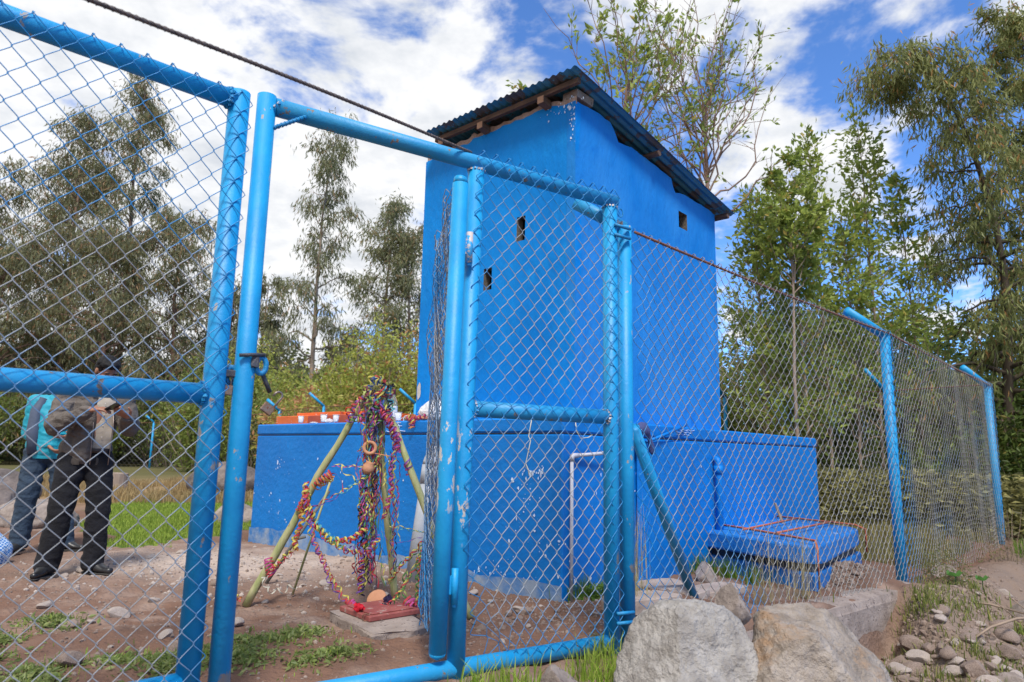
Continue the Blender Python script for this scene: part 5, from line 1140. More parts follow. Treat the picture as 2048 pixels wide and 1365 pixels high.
blades('verge_grass', P_, .16, .010, (.07, .16, .02), (.22, .30, .05), 'green verge grass along the foot of the far fence posts', lean=.6, seed=16)
P_ = tufts([(.78, 4.55), (.86, 4.72), (2.1, 5.35), (2.3, 5.5), (1.85, 5.2)], 160, .05, 18)
blades('dry_stalks', P_, .55, .004, (.40, .33, .16), (.50, .44, .26), 'thin dry stalks standing behind the fence netting', lean=.25, seed=18)
P_ = tufts([(1.75, 6.4), (1.9, 6.2), (2.1, 6.1), (.56, 5.1)], 520, .07, 19)
blades('long_grass', P_, .16, .006, (.06, .14, .02), (.16, .25, .04), 'dark grass tufts at the foot of tank and manhole box', lean=.5, seed=20)
P_ = tufts([(.62, 5.08), (.68, 5.0)], 260, .06, 21); leafcards('low_weeds', np.concatenate([P_, ground_h(P_)[:, None] + .01 + .09 * r_.random((len(P_), 1))], 1), .035, .02, (.10, .22, .03), (.24, .36, .08), 'small bright leafy weed at the tank corner', 'weeds', 22)
# round leaves on the bank
for x, y, rr, lab in ((4.0, 6.35, .07, 'larger round green leaf plant beside the wedge shaped rock'), (4.22, 6.32, .055, 'smaller round green leaf plant beside the wedge shaped rock')):
    g = G(); z = gz_(x, y) + .09; n_ = 12; V = [[x, y, z - .01]] + [[x + rr * math.cos(i * 2 * PI / n_), y + rr * math.sin(i * 2 * PI / n_) * .8, z + .02 * math.sin(i * 1.9) + .02] for i in range(n_)]; g.add(V, [(0, i + 1, (i + 1) % n_ + 1) for i in range(n_)]); g.tube([A([x, y, z - .1]), A([x, y, z - .01])], .004, 6)
    me = g.mesh('round_leaf_plant', (x, y, z - .1), [M['leaf']], True); setcol(me, 'Col', np.tile(A([.10, .24, .05]), (len(me.vertices), 1))); o = bpy.data.objects.new('round_leaf_plant', me); COL.objects.link(o); o.location = (x, y, z - .1); o['label'] = lab; o['category'] = 'plant'

# ------------------------------------------------------------------ trees
def tree(name, lab, cat, trunk, r0, r1, nb, s0, Lf, elev, droop, ntw, twL, nleaf, leaf, cols, seed, mat, hang=.6, jit=.12, group=None, clusters=None, whorl=0, upbias=.0, trunk_seg=10, twigs_mesh=True, az=None):
    """trunk polyline; nb limbs from height fraction s0; Lf(t) limb length; leaf=(length,width)"""
    r_ = np.random.default_rng(seed); tr = A(trunk); sg = np.linalg.norm(np.diff(tr, axis=0), axis=1); cum = np.concatenate([[0], np.cumsum(sg)]) / sg.sum(); H_ = sg.sum()
    at = lambda t_: np.stack([np.interp(t_, cum, tr[:, i]) for i in range(3)], -1)
    tt = np.linspace(0, 1, 24); TP = at(tt); 
    for _ in range(3): TP[1:-1] = (TP[:-2] + TP[2:] + 2 * TP[1:-1]) / 4
    TP[1:] += np.cumsum(r_.normal(0, H_ * .0016, (23, 3)), 0) * .5
    TR = (r0 + (r1 - r0) * tt ** .85)
    root = thing(name, lab, cat, tuple(tr[0]), group)
    g = G(); g.tube(TP, TR, trunk_seg); part('trunk', g, M[mat], root, smooth=True)
    tb = s0 + (1 - s0) * ((np.arange(nb) + r_.random(nb)) / nb); O = np.stack([np.interp(tb, tt, TP[:, i]) for i in range(3)], -1)
    a = (np.arange(nb) * 2.39996 + r_.normal(0, .5, nb)) if az is None else r_.normal(az[0], az[1], nb)
    el = elev[0] + (elev[1] - elev[0]) * tb + r_.normal(0, .15, nb); L = np.array([Lf(t_) for t_ in tb]) * (.65 + .5 * r_.random(nb))
    d_ = np.stack([np.cos(a) * np.cos(el), np.sin(a) * np.cos(el), np.sin(el)], 1); kk = 9; ss = np.linspace(0, 1, kk)
    BP = O[:, None] + d_[:, None] * (L[:, None] * ss)[..., None]; BP[:, :, 2] += (L[:, None] * (upbias * ss ** 2 - droop * ss ** 2.4))
    BP[:, 1:] += np.cumsum(r_.normal(0, 1, (nb, kk - 1, 3)) * (L * .035)[:, None, None], 1)
    rb = np.interp(tb, tt, TR) * .55; BR = rb[:, None] * (1 - .85 * ss[None]) + .0015
    g = G(); g.add(*tubes(BP, BR, 5)); part('limbs', g, M[mat], root, smooth=True, stuff=True)
    # twigs
    bi = np.repeat(np.arange(nb), ntw); st = .22 + .78 * r_.random(nb * ntw) ** .8; fi = st * (kk - 1); i0 = np.clip(fi.astype(int), 0, kk - 2); fr = (fi - i0)[:, None]
    TO = BP[bi, i0] * (1 - fr) + BP[bi, i0 + 1] * fr; bd = nrm(BP[bi, i0 + 1] - BP[bi, i0]); td = nrm(bd + r_.normal(0, .55, bd.shape) + A([0, 0, upbias * .6 - droop * .5]))
    tl = twL * (.5 + .8 * r_.random(nb * ntw)) * (1 - .35 * st); k2 = 5; s2 = np.linspace(0, 1, k2)
    TW = TO[:, None] + td[:, None] * (tl[:, None] * s2)[..., None]; TW[:, :, 2] -= (tl[:, None] * s2 ** 2) * hang * .45
    if twigs_mesh: g = G(); g.add(*tubes(TW, np.full((nb * ntw, k2), 1.) * np.linspace(1, .35, k2) * max(r1 * .32, .0022), 3)); part('twigs', g, M[mat], root, stuff=True)
    li = r_.integers(nb * ntw, size=nleaf); ls = r_.random(nleaf) ** .7; f2 = ls * (k2 - 1); j0 = np.clip(f2.astype(int), 0, k2 - 2); fr = (f2 - j0)[:, None]
    LP = TW[li, j0] * (1 - fr) + TW[li, j0 + 1] * fr; LP = LP + r_.normal(0, jit * twL, LP.shape)
    # thin the crown unevenly so the sky shows through in gaps
    kp = fbm(LP, 1.6 / max(twL, .3), 3, seed % 9) + r_.random(nleaf) * .30 > .56; LP = LP[kp]; li = li[kp]
    dd = nrm(td[li] * (1 - hang) + r_.normal(0, .45, LP.shape) + A([0, 0, -1.6 * hang + .3 * (1 - hang)]))
    hue = fbm(LP, .9 / max(twL, .3), 2, 3.)[:, None]; V = leafgeo(LP, dd, leaf[0], leaf[1], r_); n_ = len(LP); i = np.arange(n_)[:, None] * 4
    g = G(); g.add(V.reshape(-1, 3), [i + np.array([[0, 1, 2]]), i + np.array([[0, 2, 3]])]); c1, c2 = A(cols[0]), A(cols[1]); k_ = np.clip(r_.random((n_, 1)) * .6 + (hue - .3) * .8, 0, 1); C = (c1 + (c2 - c1) * k_) * (.8 + .4 * r_.random((n_, 1)))
    if len(cols) > 2: mk = r_.random((n_, 1)) < cols[3]; C = np.where(mk, A(cols[2]) * (.8 + .4 * r_.random((n_, 1))), C)
    me = g.mesh('crown', wloc(root), [M['leaf']]); setcol(me, 'Col', np.repeat(C, 4, 0)); o = bpy.data.objects.new('crown', me); COL.objects.link(o); o.parent = root; o['kind'] = 'stuff'
    return root
EUC = ((.13, .145, .07), (.32, .32, .16), (.42, .28, .15), .07)
EUCD = ((.13, .135, .065), (.33, .32, .165), (.44, .27, .14), .10)
ALD = ((.17, .24, .045), (.42, .48, .11), (.50, .38, .10), .05)
def prof_(mx, lo=.35): return lambda t_: mx * (lo + (1 - lo) * math.sin(min(1, max(0, (1.06 - t_) / .75)) * PI * .62))
# left: the dark eucalyptus group behind the men
LEFT = [('tallest dark eucalyptus of the left group, spire shaped', -23.4, 40, 23.6, 3.0, 17000, 1), ('second tallest dark eucalyptus with a ragged domed head', -26.8, 40, 20.8, 3.6, 17000, 2),
        ('dark eucalyptus at the left picture edge', -31.5, 39, 16.8, 4.2, 15000, 3), ('dark eucalyptus sloping down to the gate post', -19.2, 38, 13.6, 3.6, 14000, 4),
        ('dark eucalyptus filling the gap behind the first two', -29.0, 43, 18.2, 4.0, 14000, 5), ('broad dark eucalyptus low in front of the group', -22.2, 36.5, 11.5, 4.4, 15000, 6), ('low dark eucalyptus in front at the far left', -27.5, 35.8, 11.0, 4.6, 15000, 7), ('reddish trunked eucalyptus behind the shorter gate stile', -17.2, 41, 10.5, 3.0, 9000, 8)]
for lab, x, y, h_, wd_, nl, sd_ in LEFT:
    tree('eucalyptus_tree', lab, 'tree', [(x, y, -.2), (x + .3, y, h_ * .4), (x - .1, y, h_ * .75), (x + .1, y, h_)], .24, .03, 46, .12, prof_(wd_), (.15, 1.0), .25, 8, 1.4, int(nl * 1.15), (.36, .065), EUCD, 500 + sd_, 'bark_red', .72, .22, 'eucalyptus group behind the men')
tree('eucalyptus_tree', 'slender airy eucalyptus standing alone left of the tower', 'tree', [(-10.15, 35, -.2), (-10.2, 35, 4), (-10.35, 35, 9), (-10.2, 35, 14), (-9.75, 35, 18.3)], .17, .025, 40, .16, prof_(2.5, .30), (.30, 1.05), .22, 8, 1.25, 11000, (.34, .055), EUC, 520, 'bark', .8, .17)
tree('eucalyptus_tree', 'twin headed eucalyptus just left of the tower wall', 'tree', [(-8.1, 42, -.2), (-8.0, 42, 8), (-7.8, 42, 16.4)], .20, .03, 40, .2, prof_(2.3), (.3, 1.0), .2, 9, 1.3, 12000, (.34, .07), EUC, 521, 'bark', .7, .2)
tree('eucalyptus_tree', 'eucalyptus half hidden by the tower left wall', 'tree', [(-6.2, 42, -.2), (-6.4, 42, 8), (-6.7, 42, 15.2)], .20, .03, 36, .25, prof_(2.5), (.3, 1.0), .2, 9, 1.3, 10000, (.34, .07), EUC, 522, 'bark', .7, .2)
tree('eucalyptus_tree', 'short eucalyptus in the gap beside the left jamb post', 'tree', [(-14.2, 38, -.2), (-14.2, 38, 5), (-14.0, 38, 10.2)], .14, .02, 30, .15, prof_(1.9), (.3, 1.0), .2, 8, 1.0, 10000, (.32, .065), EUC, 523, 'bark', .7, .2)
tree('eucalyptus_tree', 'small dark eucalyptus at the right foot of the airy one', 'tree', [(-8.9, 36, -.2), (-8.9, 36, 3), (-8.8, 36, 7.2)], .10, .02, 22, .15, prof_(1.4), (.3, 1.0), .2, 8, .9, 6500, (.30, .065), EUCD, 524, 'bark', .6, .2)
def bush(name, lab, c, sz, nst, nl, leaf, cols, seed, hang=.15, group=None, cat='bush', mat='bark'):
    """many stems fanning from the base, each with leafy twigs"""
    r_ = np.random.default_rng(seed); root = thing(name, lab, cat, tuple(c), group); c = A(c)
    n_ = nst; a = r_.random(n_) * 2 * PI; rr = np.sqrt(r_.random(n_)); k = 7; ss = np.linspace(0, 1, k); hh = sz[2] * (.55 + .5 * r_.random(n_)) * (1 - .35 * rr ** 2)
    B = c + np.stack([rr * np.cos(a) * sz[0] * .45, rr * np.sin(a) * sz[1] * .45, np.zeros(n_)], 1); T_ = c + np.stack([rr * np.cos(a) * sz[0], rr * np.sin(a) * sz[1], hh], 1)
    SP = B[:, None] * (1 - ss[None, :, None]) + T_[:, None] * ss[None, :, None]; SP[:, :, 2] = c[2] + hh[:, None] * (ss ** .8)[None]; SP[:, 1:] += np.cumsum(r_.normal(0, 1, (n_, k - 1, 3)) * .03 * sz[2] / 3, 1)
    g = G(); g.add(*tubes(SP, np.linspace(1, .2, k)[None] * (.006 * sz[2] ** .8) * np.ones((n_, 1)), 4)); part('stems', g, M[mat], root, stuff=True)
    li = r_.integers(n_, size=nl); s_ = r_.random(nl) ** .75; f2 = s_ * (k - 1); j0 = np.clip(f2.astype(int), 0, k - 2); fr = (f2 - j0)[:, None]; LP = SP[li, j0] * (1 - fr) + SP[li, j0 + 1] * fr; LP = LP + r_.normal(0, 1, (nl, 3)) * .10 * A(sz) * A([1, 1, .55])
    kp = fbm(LP, 2.6 / sz[2], 3, seed % 9) + r_.random(nl) * .3 > .52; LP = LP[kp]; LP[:, 2] = np.maximum(LP[:, 2], c[2] + .02); n2_ = len(LP)
    dd = nrm(r_.normal(0, .8, (n2_, 3)) + A([0, 0, .35 - 1.6 * hang])); V = leafgeo(LP, dd, leaf[0], leaf[1], r_); i = np.arange(n2_)[:, None] * 4; g = G(); g.add(V.reshape(-1, 3), [i + np.array([[0, 1, 2]]), i + np.array([[0, 2, 3]])])
    hue = fbm(LP, 2.2 / sz[2], 2, 3.)[:, None]; k_ = np.clip(r_.random((n2_, 1)) * .6 + (hue - .3) * .9, 0, 1); C = (A(cols[0]) + (A(cols[1]) - A(cols[0])) * k_) * (.8 + .4 * r_.random((n2_, 1)))
    if len(cols) > 2: mk = r_.random((n2_, 1)) < cols[3] * (1 + 3 * (hue > .58)); C = np.where(mk, A(cols[2]) * (.8 + .4 * r_.random((n2_, 1))), C)
    me = g.mesh('foliage', wloc(root), [M['leaf']]); setcol(me, 'Col', np.repeat(C, 4, 0)); o = bpy.data.objects.new('foliage', me); COL.objects.link(o); o.parent = root; o['kind'] = 'stuff'; return root
YG = ((.26, .31, .06), (.58, .58, .14), (.46, .24, .09), .10); YO = ((.30, .30, .07), (.56, .52, .14), (.50, .26, .12), .20); DG = ((.13, .18, .04), (.34, .40, .10), (.34, .28, .08), .05)
for k, (lab, c, sz, n_, nl, cl) in enumerate((('yellow green bush right of the airy eucalyptus trunk', (-6.6, 25, 0), (2.4, 1.6, 4.4), 60, 17000, YG), ('tall yellow green bush beside the tower left wall', (-4.6, 24, 0), (2.2, 1.5, 6.1), 60, 17000, YG),
        ('rusty orange low bush behind the tank hatch', (-5.6, 21.5, 0), (2.2, 1.3, 3.0), 50, 13000, YO), ('green bush left of the airy eucalyptus trunk', (-11.2, 30, 0), (2.6, 1.8, 5.6), 60, 16000, YG), ('dark green bush right beside the jamb post', (-12.6, 29, 0), (2.4, 1.6, 5.0), 60, 14000, DG),
        ('green bush behind the padlocks', (-9.4, 26, 0), (1.9, 1.5, 3.6), 44, 10000, DG), ('pale green bush at the foot of the twin eucalyptus', (-8.0, 30, 0), (2.4, 1.6, 4.6), 50, 12000, YG),
        ('dark bush behind the stile of the left gate leaf', (-17.2, 35.8, 0), (3.2, 1.6, 5.2), 60, 14000, DG), ('dark scrub behind the man with the phone', (-21.5, 34.5, 0), (3.6, 1.6, 4.4), 60, 13000, DG), ('dark scrub at the far left edge behind the yard', (-27.5, 33.5, 0), (4.4, 1.8, 5.0), 70, 15000, DG))):
    bush('bush', lab, c, sz, n_, nl, (.17, .075), cl, 600 + k, group='bushes beyond the perimeter fence on the left')
# behind the tower: bare tree and the shooting tree over the roof
tree('sparse_tree', 'nearly leafless tree with fanning twigs behind the tower roof', 'tree', [(3.28, 11, 0), (3.30, 11, 3.5), (3.25, 11, 5.2), (3.30, 11, 6.0), (3.22, 11, 7.0)], .085, .02, 32, .72, lambda t_: 2.3 * (1.18 - .35 * t_), (.50, 1.2), -.02, 11, .70, 1900, (.105, .045), ALD, 700, 'bark_red', .15, .05, upbias=.22)
tree('shooting_tree', 'tree with long leafy shoots rising over the tower roof ridge', 'tree', [(2.0, 10.8, 0), (1.95, 10.7, 3), (1.8, 10.6, 4.8), (1.75, 10.5, 6.0), (1.85, 10.5, 7.2)], .07, .02, 34, .58, lambda t_: 2.4 * (1.15 - .3 * t_), (.22, 1.10), .0, 8, .6, 3300, (.115, .050), ALD, 703, 'bark_red', .15, .05, upbias=.2)
tree('shooting_tree', 'leafy tree just right of the roof corner behind the bare one', 'tree', [(4.5, 10.8, 0), (4.5, 10.8, 2.6), (4.55, 10.8, 4.0), (4.5, 10.8, 5.3)], .04, .010, 30, .68, lambda t_: 1.0 * (1.1 - .5 * t_), (.4, 1.1), .05, 6, .40, 5200, (.10, .05), ALD, 704, 'bark', .25, .06, upbias=.15)
for k, (lab, x, y, h_, wd_, nl) in enumerate((('young alder filling the gap right of the tower wall', 4.35, 11.7, 5.4, .95, 7600), ('low young alder behind the first fence span', 4.9, 11.4, 4.6, .9, 6400), ('upright young alder, second right of the roof corner', 5.55, 12, 6.75, .95, 6200), ('tallest upright young alder with a pointed tip', 6.5, 12.1, 7.1, .95, 6800), ('young alder beside the arching eucalyptus', 7.4, 12.4, 6.1, 1.0, 6000), ('short young alder just behind the middle fence post', 6.0, 11.9, 5.2, .9, 5200), ('young alder low between the upright ones', 5.0, 12.6, 5.6, .9, 5200))):
    tree('young_alder', lab, 'tree', [(x, y, -.2), (x + .05, y, h_ * .45), (x - .04, y, h_)], .035, .008, 50, .22, lambda t_, w_=wd_: w_ * (1.35 - 1.15 * t_), (.5, 1.1), .02, 7, .46, int(nl * .5), (.125, .055), ALD, 720 + k, 'bark', .2, .14, 'young alders beyond the fence', upbias=.12)
# arching eucalyptus on the right
ARC = [(8.75, 12.1, -.3), (8.65, 12, 1.3), (8.85, 12, 3.2), (8.8, 12, 5.3), (8.35, 11.8, 6.7), (7.75, 11.6, 7.75), (7.15, 11.4, 8.3), (6.65, 11.2, 8.35), (6.42, 11.1, 8.0)]
tree('arching_eucalyptus', 'big eucalyptus whose dark trunk arches over to the left at its tip', 'tree', ARC, .115, .012, 76, .18, lambda t_: 2.1 * (1.10 - .86 * t_), (.25, .30), .50, 9, .70, 27000, (.15, .030), ((.13, .16, .05), (.38, .39, .14), (.48, .27, .10), .07), 740, 'bark_dark', .72, .12)
tree('eucalyptus_tree', 'eucalyptus cut off by the right picture edge', 'tree', [(10.3, 12.4, -.3), (10.3, 12.4, 4), (10.1, 12.3, 7.2), (9.75, 12.2, 9.6)], .10, .012, 46, .2, lambda t_: 1.7 * (1.1 - .6 * t_), (.3, 1.0), .25, 9, .65, 28000, (.15, .032), ((.13, .16, .05), (.38, .39, .14), (.48, .27, .10), .07), 741, 'bark_dark', .65, .12)
AG = ((.20, .27, .05), (.50, .54, .13), (.45, .36, .12), .06)
for k, (lab, c, sz, nl, cl) in enumerate((('light green bush behind the right end of the tower', (4.7, 14.0, 0), (1.2, .9, 4.5), 17000, AG), ('dense bush behind the middle of the fence', (6.2, 13.8, 0), (1.3, .9, 4.3), 17000, AG), ('dense bush behind the second fence post', (7.6, 13.5, 0), (1.3, .9, 4.1), 17000, AG), ('dark bush behind the third fence post', (8.9, 13.0, -.2), (1.2, .9, 3.9), 15000, DG),
        ('bright leaved bush right of the third fence post', (8.6, 11.2, -.3), (.8, .8, 2.6), 9000, ((.05, .085, .018), (.20, .27, .06), (.3, .25, .06), .04)), ('dark green bush at the right picture edge', (10.2, 12.0, -.3), (1.2, 1., 4.2), 14000, DG), ('yellowing scrub low at the right picture edge', (9.2, 10.6, -.3), (.9, .7, 1.5), 9000, YO), ('low dark undergrowth inside the far fence', (6.0, 12.9, 0), (1.8, .6, 1.9), 12000, DG), ('low undergrowth behind the tank end', (4.4, 13.6, 0), (1.2, .6, 1.9), 9000, DG), ('undergrowth beyond the third post', (8.0, 11.9, -.2), (1.2, .6, 2.0), 10000, DG))):
    bush('bush', lab, c, sz, 46, nl, (.105, .045), cl, 760 + k, hang=.2, group='bushes beyond the right hand fence')
bush('scrub_clump', 'spindly grey green scrub growing through the netting at the second post', (4.05, 6.62, -.35), (.36, .28, .62), 40, 2600, (.03, .010), ((.12, .14, .05), (.28, .28, .10), (.35, .22, .08), .1), 790, cat='shrub')
bush('scrub_clump', 'leafless twiggy scrub growing before the third post', (5.6, 7.9, -.4), (.45, .3, .95), 44, 900, (.03, .012), ((.12, .14, .05), (.28, .24, .10)), 791, cat='shrub')
bush('scrub_clump', 'dark twiggy scrub hanging in from the right picture edge', (4.6, 5.35, -.5), (.55, .35, .62), 50, 2200, (.03, .012), ((.06, .08, .02), (.20, .17, .07), (.30, .15, .07), .2), 792, cat='shrub')
# dead branches
for k, (a, b_, c_) in enumerate(((A([3.3, 5.2, -.30]), A([4.3, 5.5, -.15]), 'bent dead twig lying above the rounded rock'), (A([3.7, 6.0, -.15]), A([4.6, 5.3, -.38]), 'long dead branch slanting down the bank'))):
    g = G(); m_ = (a + b_) / 2 + A([0, 0, .08]); g.tube([a, (a + m_) / 2 + A([0, 0, .03]), m_, b_], A([.006, .009, .010, .013]), 6); g.tube([m_, m_ + A([-.15, .05, .14])], A([.006, .003]), 5); single('dead_branch', g, M['stick'], c_, 'branch', tuple(a), True)
# dense thickets closing the view under the crowns
def thicket(lab, x0, x1, y0, y1, z1, n_, leaf, cols, seed):
    r_ = np.random.default_rng(seed); P_ = np.stack([r_.uniform(x0, x1, n_), r_.uniform(y0, y1, n_), r_.random(n_) ** 1.2 * z1], 1); P_[:, 1] += (P_[:, 0] - x0) * 0; top = z1 * (.55 + .75 * fbm(P_[:, :2], .35, 3)); P_ = P_[P_[:, 2] < top]
    leafcards('thicket', P_, leaf[0], leaf[1], A(cols[0]) * 3.0, A(cols[1]) * 3.6, lab, 'thicket', seed, up=.0)
thicket('dark undergrowth mass beneath the left eucalyptus group', -44, -13, 41, 46, 7.5, 46000, (.42, .17), ((.022, .030, .012), (.07, .075, .030)), 801)
thicket('green thicket beyond the yard between the bushes', -15, 0, 34, 39, 5.0, 24000, (.34, .14), ((.05, .07, .018), (.16, .17, .05)), 802)
thicket('dark thicket behind the bushes on the right', 1.5, 19, 15.5, 18.5, 4.6, 46000, (.20, .09), ((.020, .032, .010), (.075, .10, .028)), 803)

thicket('dark leaf litter and low brambles inside the right hand fence', 3.9, 9.5, 9.9, 13.5, .85, 26000, (.12, .05), ((.03, .03, .012), (.13, .12, .045)), 804)
P_ = np.stack([r_.uniform(3.6, 7.2, 16000), r_.uniform(7.2, 12, 16000)], 1); P_ = P_[(sd_fence(P_) < -.1) & (fbm(P_, 1.3, 3) > .42)]
blades('dry_grass', P_, .17, .010, (.14, .15, .04), (.40, .33, .15), 'straw and grass on the earth behind the second fence span', seed=44)

# ------------------------------------------------------------------ people
def capsule(g, a, b_, ra, rb, n_=14, flat=None):
    a, b_ = A(a), A(b_); L = np.linalg.norm(b_ - a); d_ = (b_ - a) / max(L, 1e-6); pts = []; rr = []
    for t_ in np.linspace(-PI / 2, 0, 5): pts.append(a + d_ * ra * math.sin(t_)); rr.append(max(ra * math.cos(t_), .0006))
    for t_ in np.linspace(.15, .85, 5): pts.append(a + (b_ - a) * t_); rr.append(ra + (rb - ra) * t_)
    for t_ in np.linspace(0, PI / 2, 5): pts.append(b_ + d_ * rb * math.sin(t_)); rr.append(max(rb * math.cos(t_), .0006))
    g.tube(pts, rr, n_, True)
def ellip(g, c, r3, ax=None, n_=18):
    V, F = ICO[3]; V = V * A(r3)
    if ax is not None: V = V @ A(ax)
    g.add(V + A(c), [F])
def remesh(name, g, mat, parent, frame, vox=.008, fold=0., fsc=9., smooth=5, label=None, cut=None):
    """joins overlapping solids into one continuous skin, relaxed, with soft folds"""
    me = g.mesh('tmp'); o = bpy.data.objects.new('tmp', me); COL.objects.link(o)
    m1_ = o.modifiers.new('r', 'REMESH'); m1_.mode = 'VOXEL'; m1_.voxel_size = vox; m1_.adaptivity = 0
    m2_ = o.modifiers.new('s', 'SMOOTH'); m2_.iterations = smooth; m2_.factor = .5
    dg = bpy.context.evaluated_depsgraph_get(); dg.update(); e_ = o.evaluated_get(dg); m_ = bpy.data.meshes.new_from_object(e_); bpy.data.objects.remove(o)
    n_ = len(m_.vertices); co = np.empty(n_ * 3, np.float32); m_.vertices.foreach_get('co', co); co = co.reshape(-1, 3).astype(float)
    if fold:
        no = np.empty(n_ * 3, np.float32); m_.vertices.foreach_get('normal', no); no = no.reshape(-1, 3)
        q = co * A([1, 1, 1.9]); rid = 1 - np.abs(fbm(q, fsc, 3, 2.) * 2 - 1) * 2
        co = co + no * ((rid - .3) * fold)[:, None]
    if cut is not None: co = cut(co)
    base, r, t = frame; w_ = A(base)[None] + co[:, :1] * A(r) + co[:, 1:2] * A(t) + A([[0, 0, 1]]) * co[:, 2:3]
    w_ = w_ - A(wloc(parent)); m_.vertices.foreach_set('co', w_.astype(np.float32).ravel()); m_.materials.clear(); m_.materials.append(mat); m_.name = name
    m_.polygons.foreach_set('use_smooth', np.ones(len(m_.polygons), bool)); m_.update()
    # frame (r, t, up) is left handed when t points to the viewer and r to the right: keep normals outward
    if np.dot(np.cross(A(r), A(t)), A([0, 0, 1])) < 0: m_.flip_normals()
    o2 = bpy.data.objects.new(name, m_); COL.objects.link(o2); o2.parent = parent
    if label: o2['label'] = label
    return o2
def hand(g, wrist, pd, nd, curl=.9, s_=1., thumb=1):
    """palm and five bent fingers; pd = pointing, nd = palm normal (fingers curl to it)"""
    pd = nrm(A(pd)); nd = nrm(A(nd) - pd * (A(nd) @ pd)); sd_ = np.cross(pd, nd); w_ = A(wrist)
    for k in range(4): o_ = (k - 1.5) * .019 * s_; capsule(g, w_ + sd_ * o_ * .6 + pd * .015, w_ + sd_ * o_ + pd * .085 * s_, .014, .012)
    for k in range(4):
        o_ = (k - 1.5) * .020 * s_; l_ = (.066, .076, .072, .056)[k] * s_; c = w_ + sd_ * o_ + pd * .088 * s_; dr = pd
        for j, f_ in enumerate((.44, .32, .24)):
            an = curl * (.5 + .55 * j); d2 = nrm(pd * math.cos(an) + nd * math.sin(an)); e_ = c + d2 * l_ * f_; capsule(g, c, e_, .0095 - .001 * j, .0088 - .001 * j, 10); c = e_
    c = w_ + sd_ * .030 * thumb * s_ + pd * .02; d1 = nrm(pd * .6 + sd_ * thumb * .7 + nd * .35); e_ = c + d1 * .045; capsule(g, c, e_, .013, .011, 10); d2 = nrm(pd * .85 + nd * .5); capsule(g, e_, e_ + d2 * .034, .0105, .009, 10)
def head(g, c, yaw=0, pitch=0):
    Rm = np.array((Matrix.Rotation(yaw, 3, 'Z') @ Matrix.Rotation(pitch, 3, 'X')))
    P_ = lambda x, y, z: A(c) + Rm @ A([x, y, z])         # local: y forward, z up
    ax = Rm.T
    ellip(g, P_(0, -.012, .03), (.074, .092, .092), ax); ellip(g, P_(0, .022, -.035), (.058, .068, .070), ax); ellip(g, P_(0, .052, -.082), (.030, .026, .022), ax)
    capsule(g, P_(0, .088, .018), P_(0, .104, -.018), .008, .013, 10); ellip(g, P_(.012, .097, -.022), (.009, .010, .008), ax); ellip(g, P_(-.012, .097, -.022), (.009, .010, .008), ax)
    for s_ in (-1, 1):
        ellip(g, P_(s_ * .076, -.008, .0), (.010, .022, .033), ax); ellip(g, P_(s_ * .040, .068, -.012), (.020, .016, .014), ax); ellip(g, P_(s_ * .030, .080, .030), (.022, .010, .008), ax)
    capsule(g, P_(-.018, .088, -.048), P_(.018, .088, -.048), .0075, .0075, 10); capsule(g, P_(-.014, .086, -.058), P_(.014, .086, -.058), .008, .008, 10)
    return P_, ax
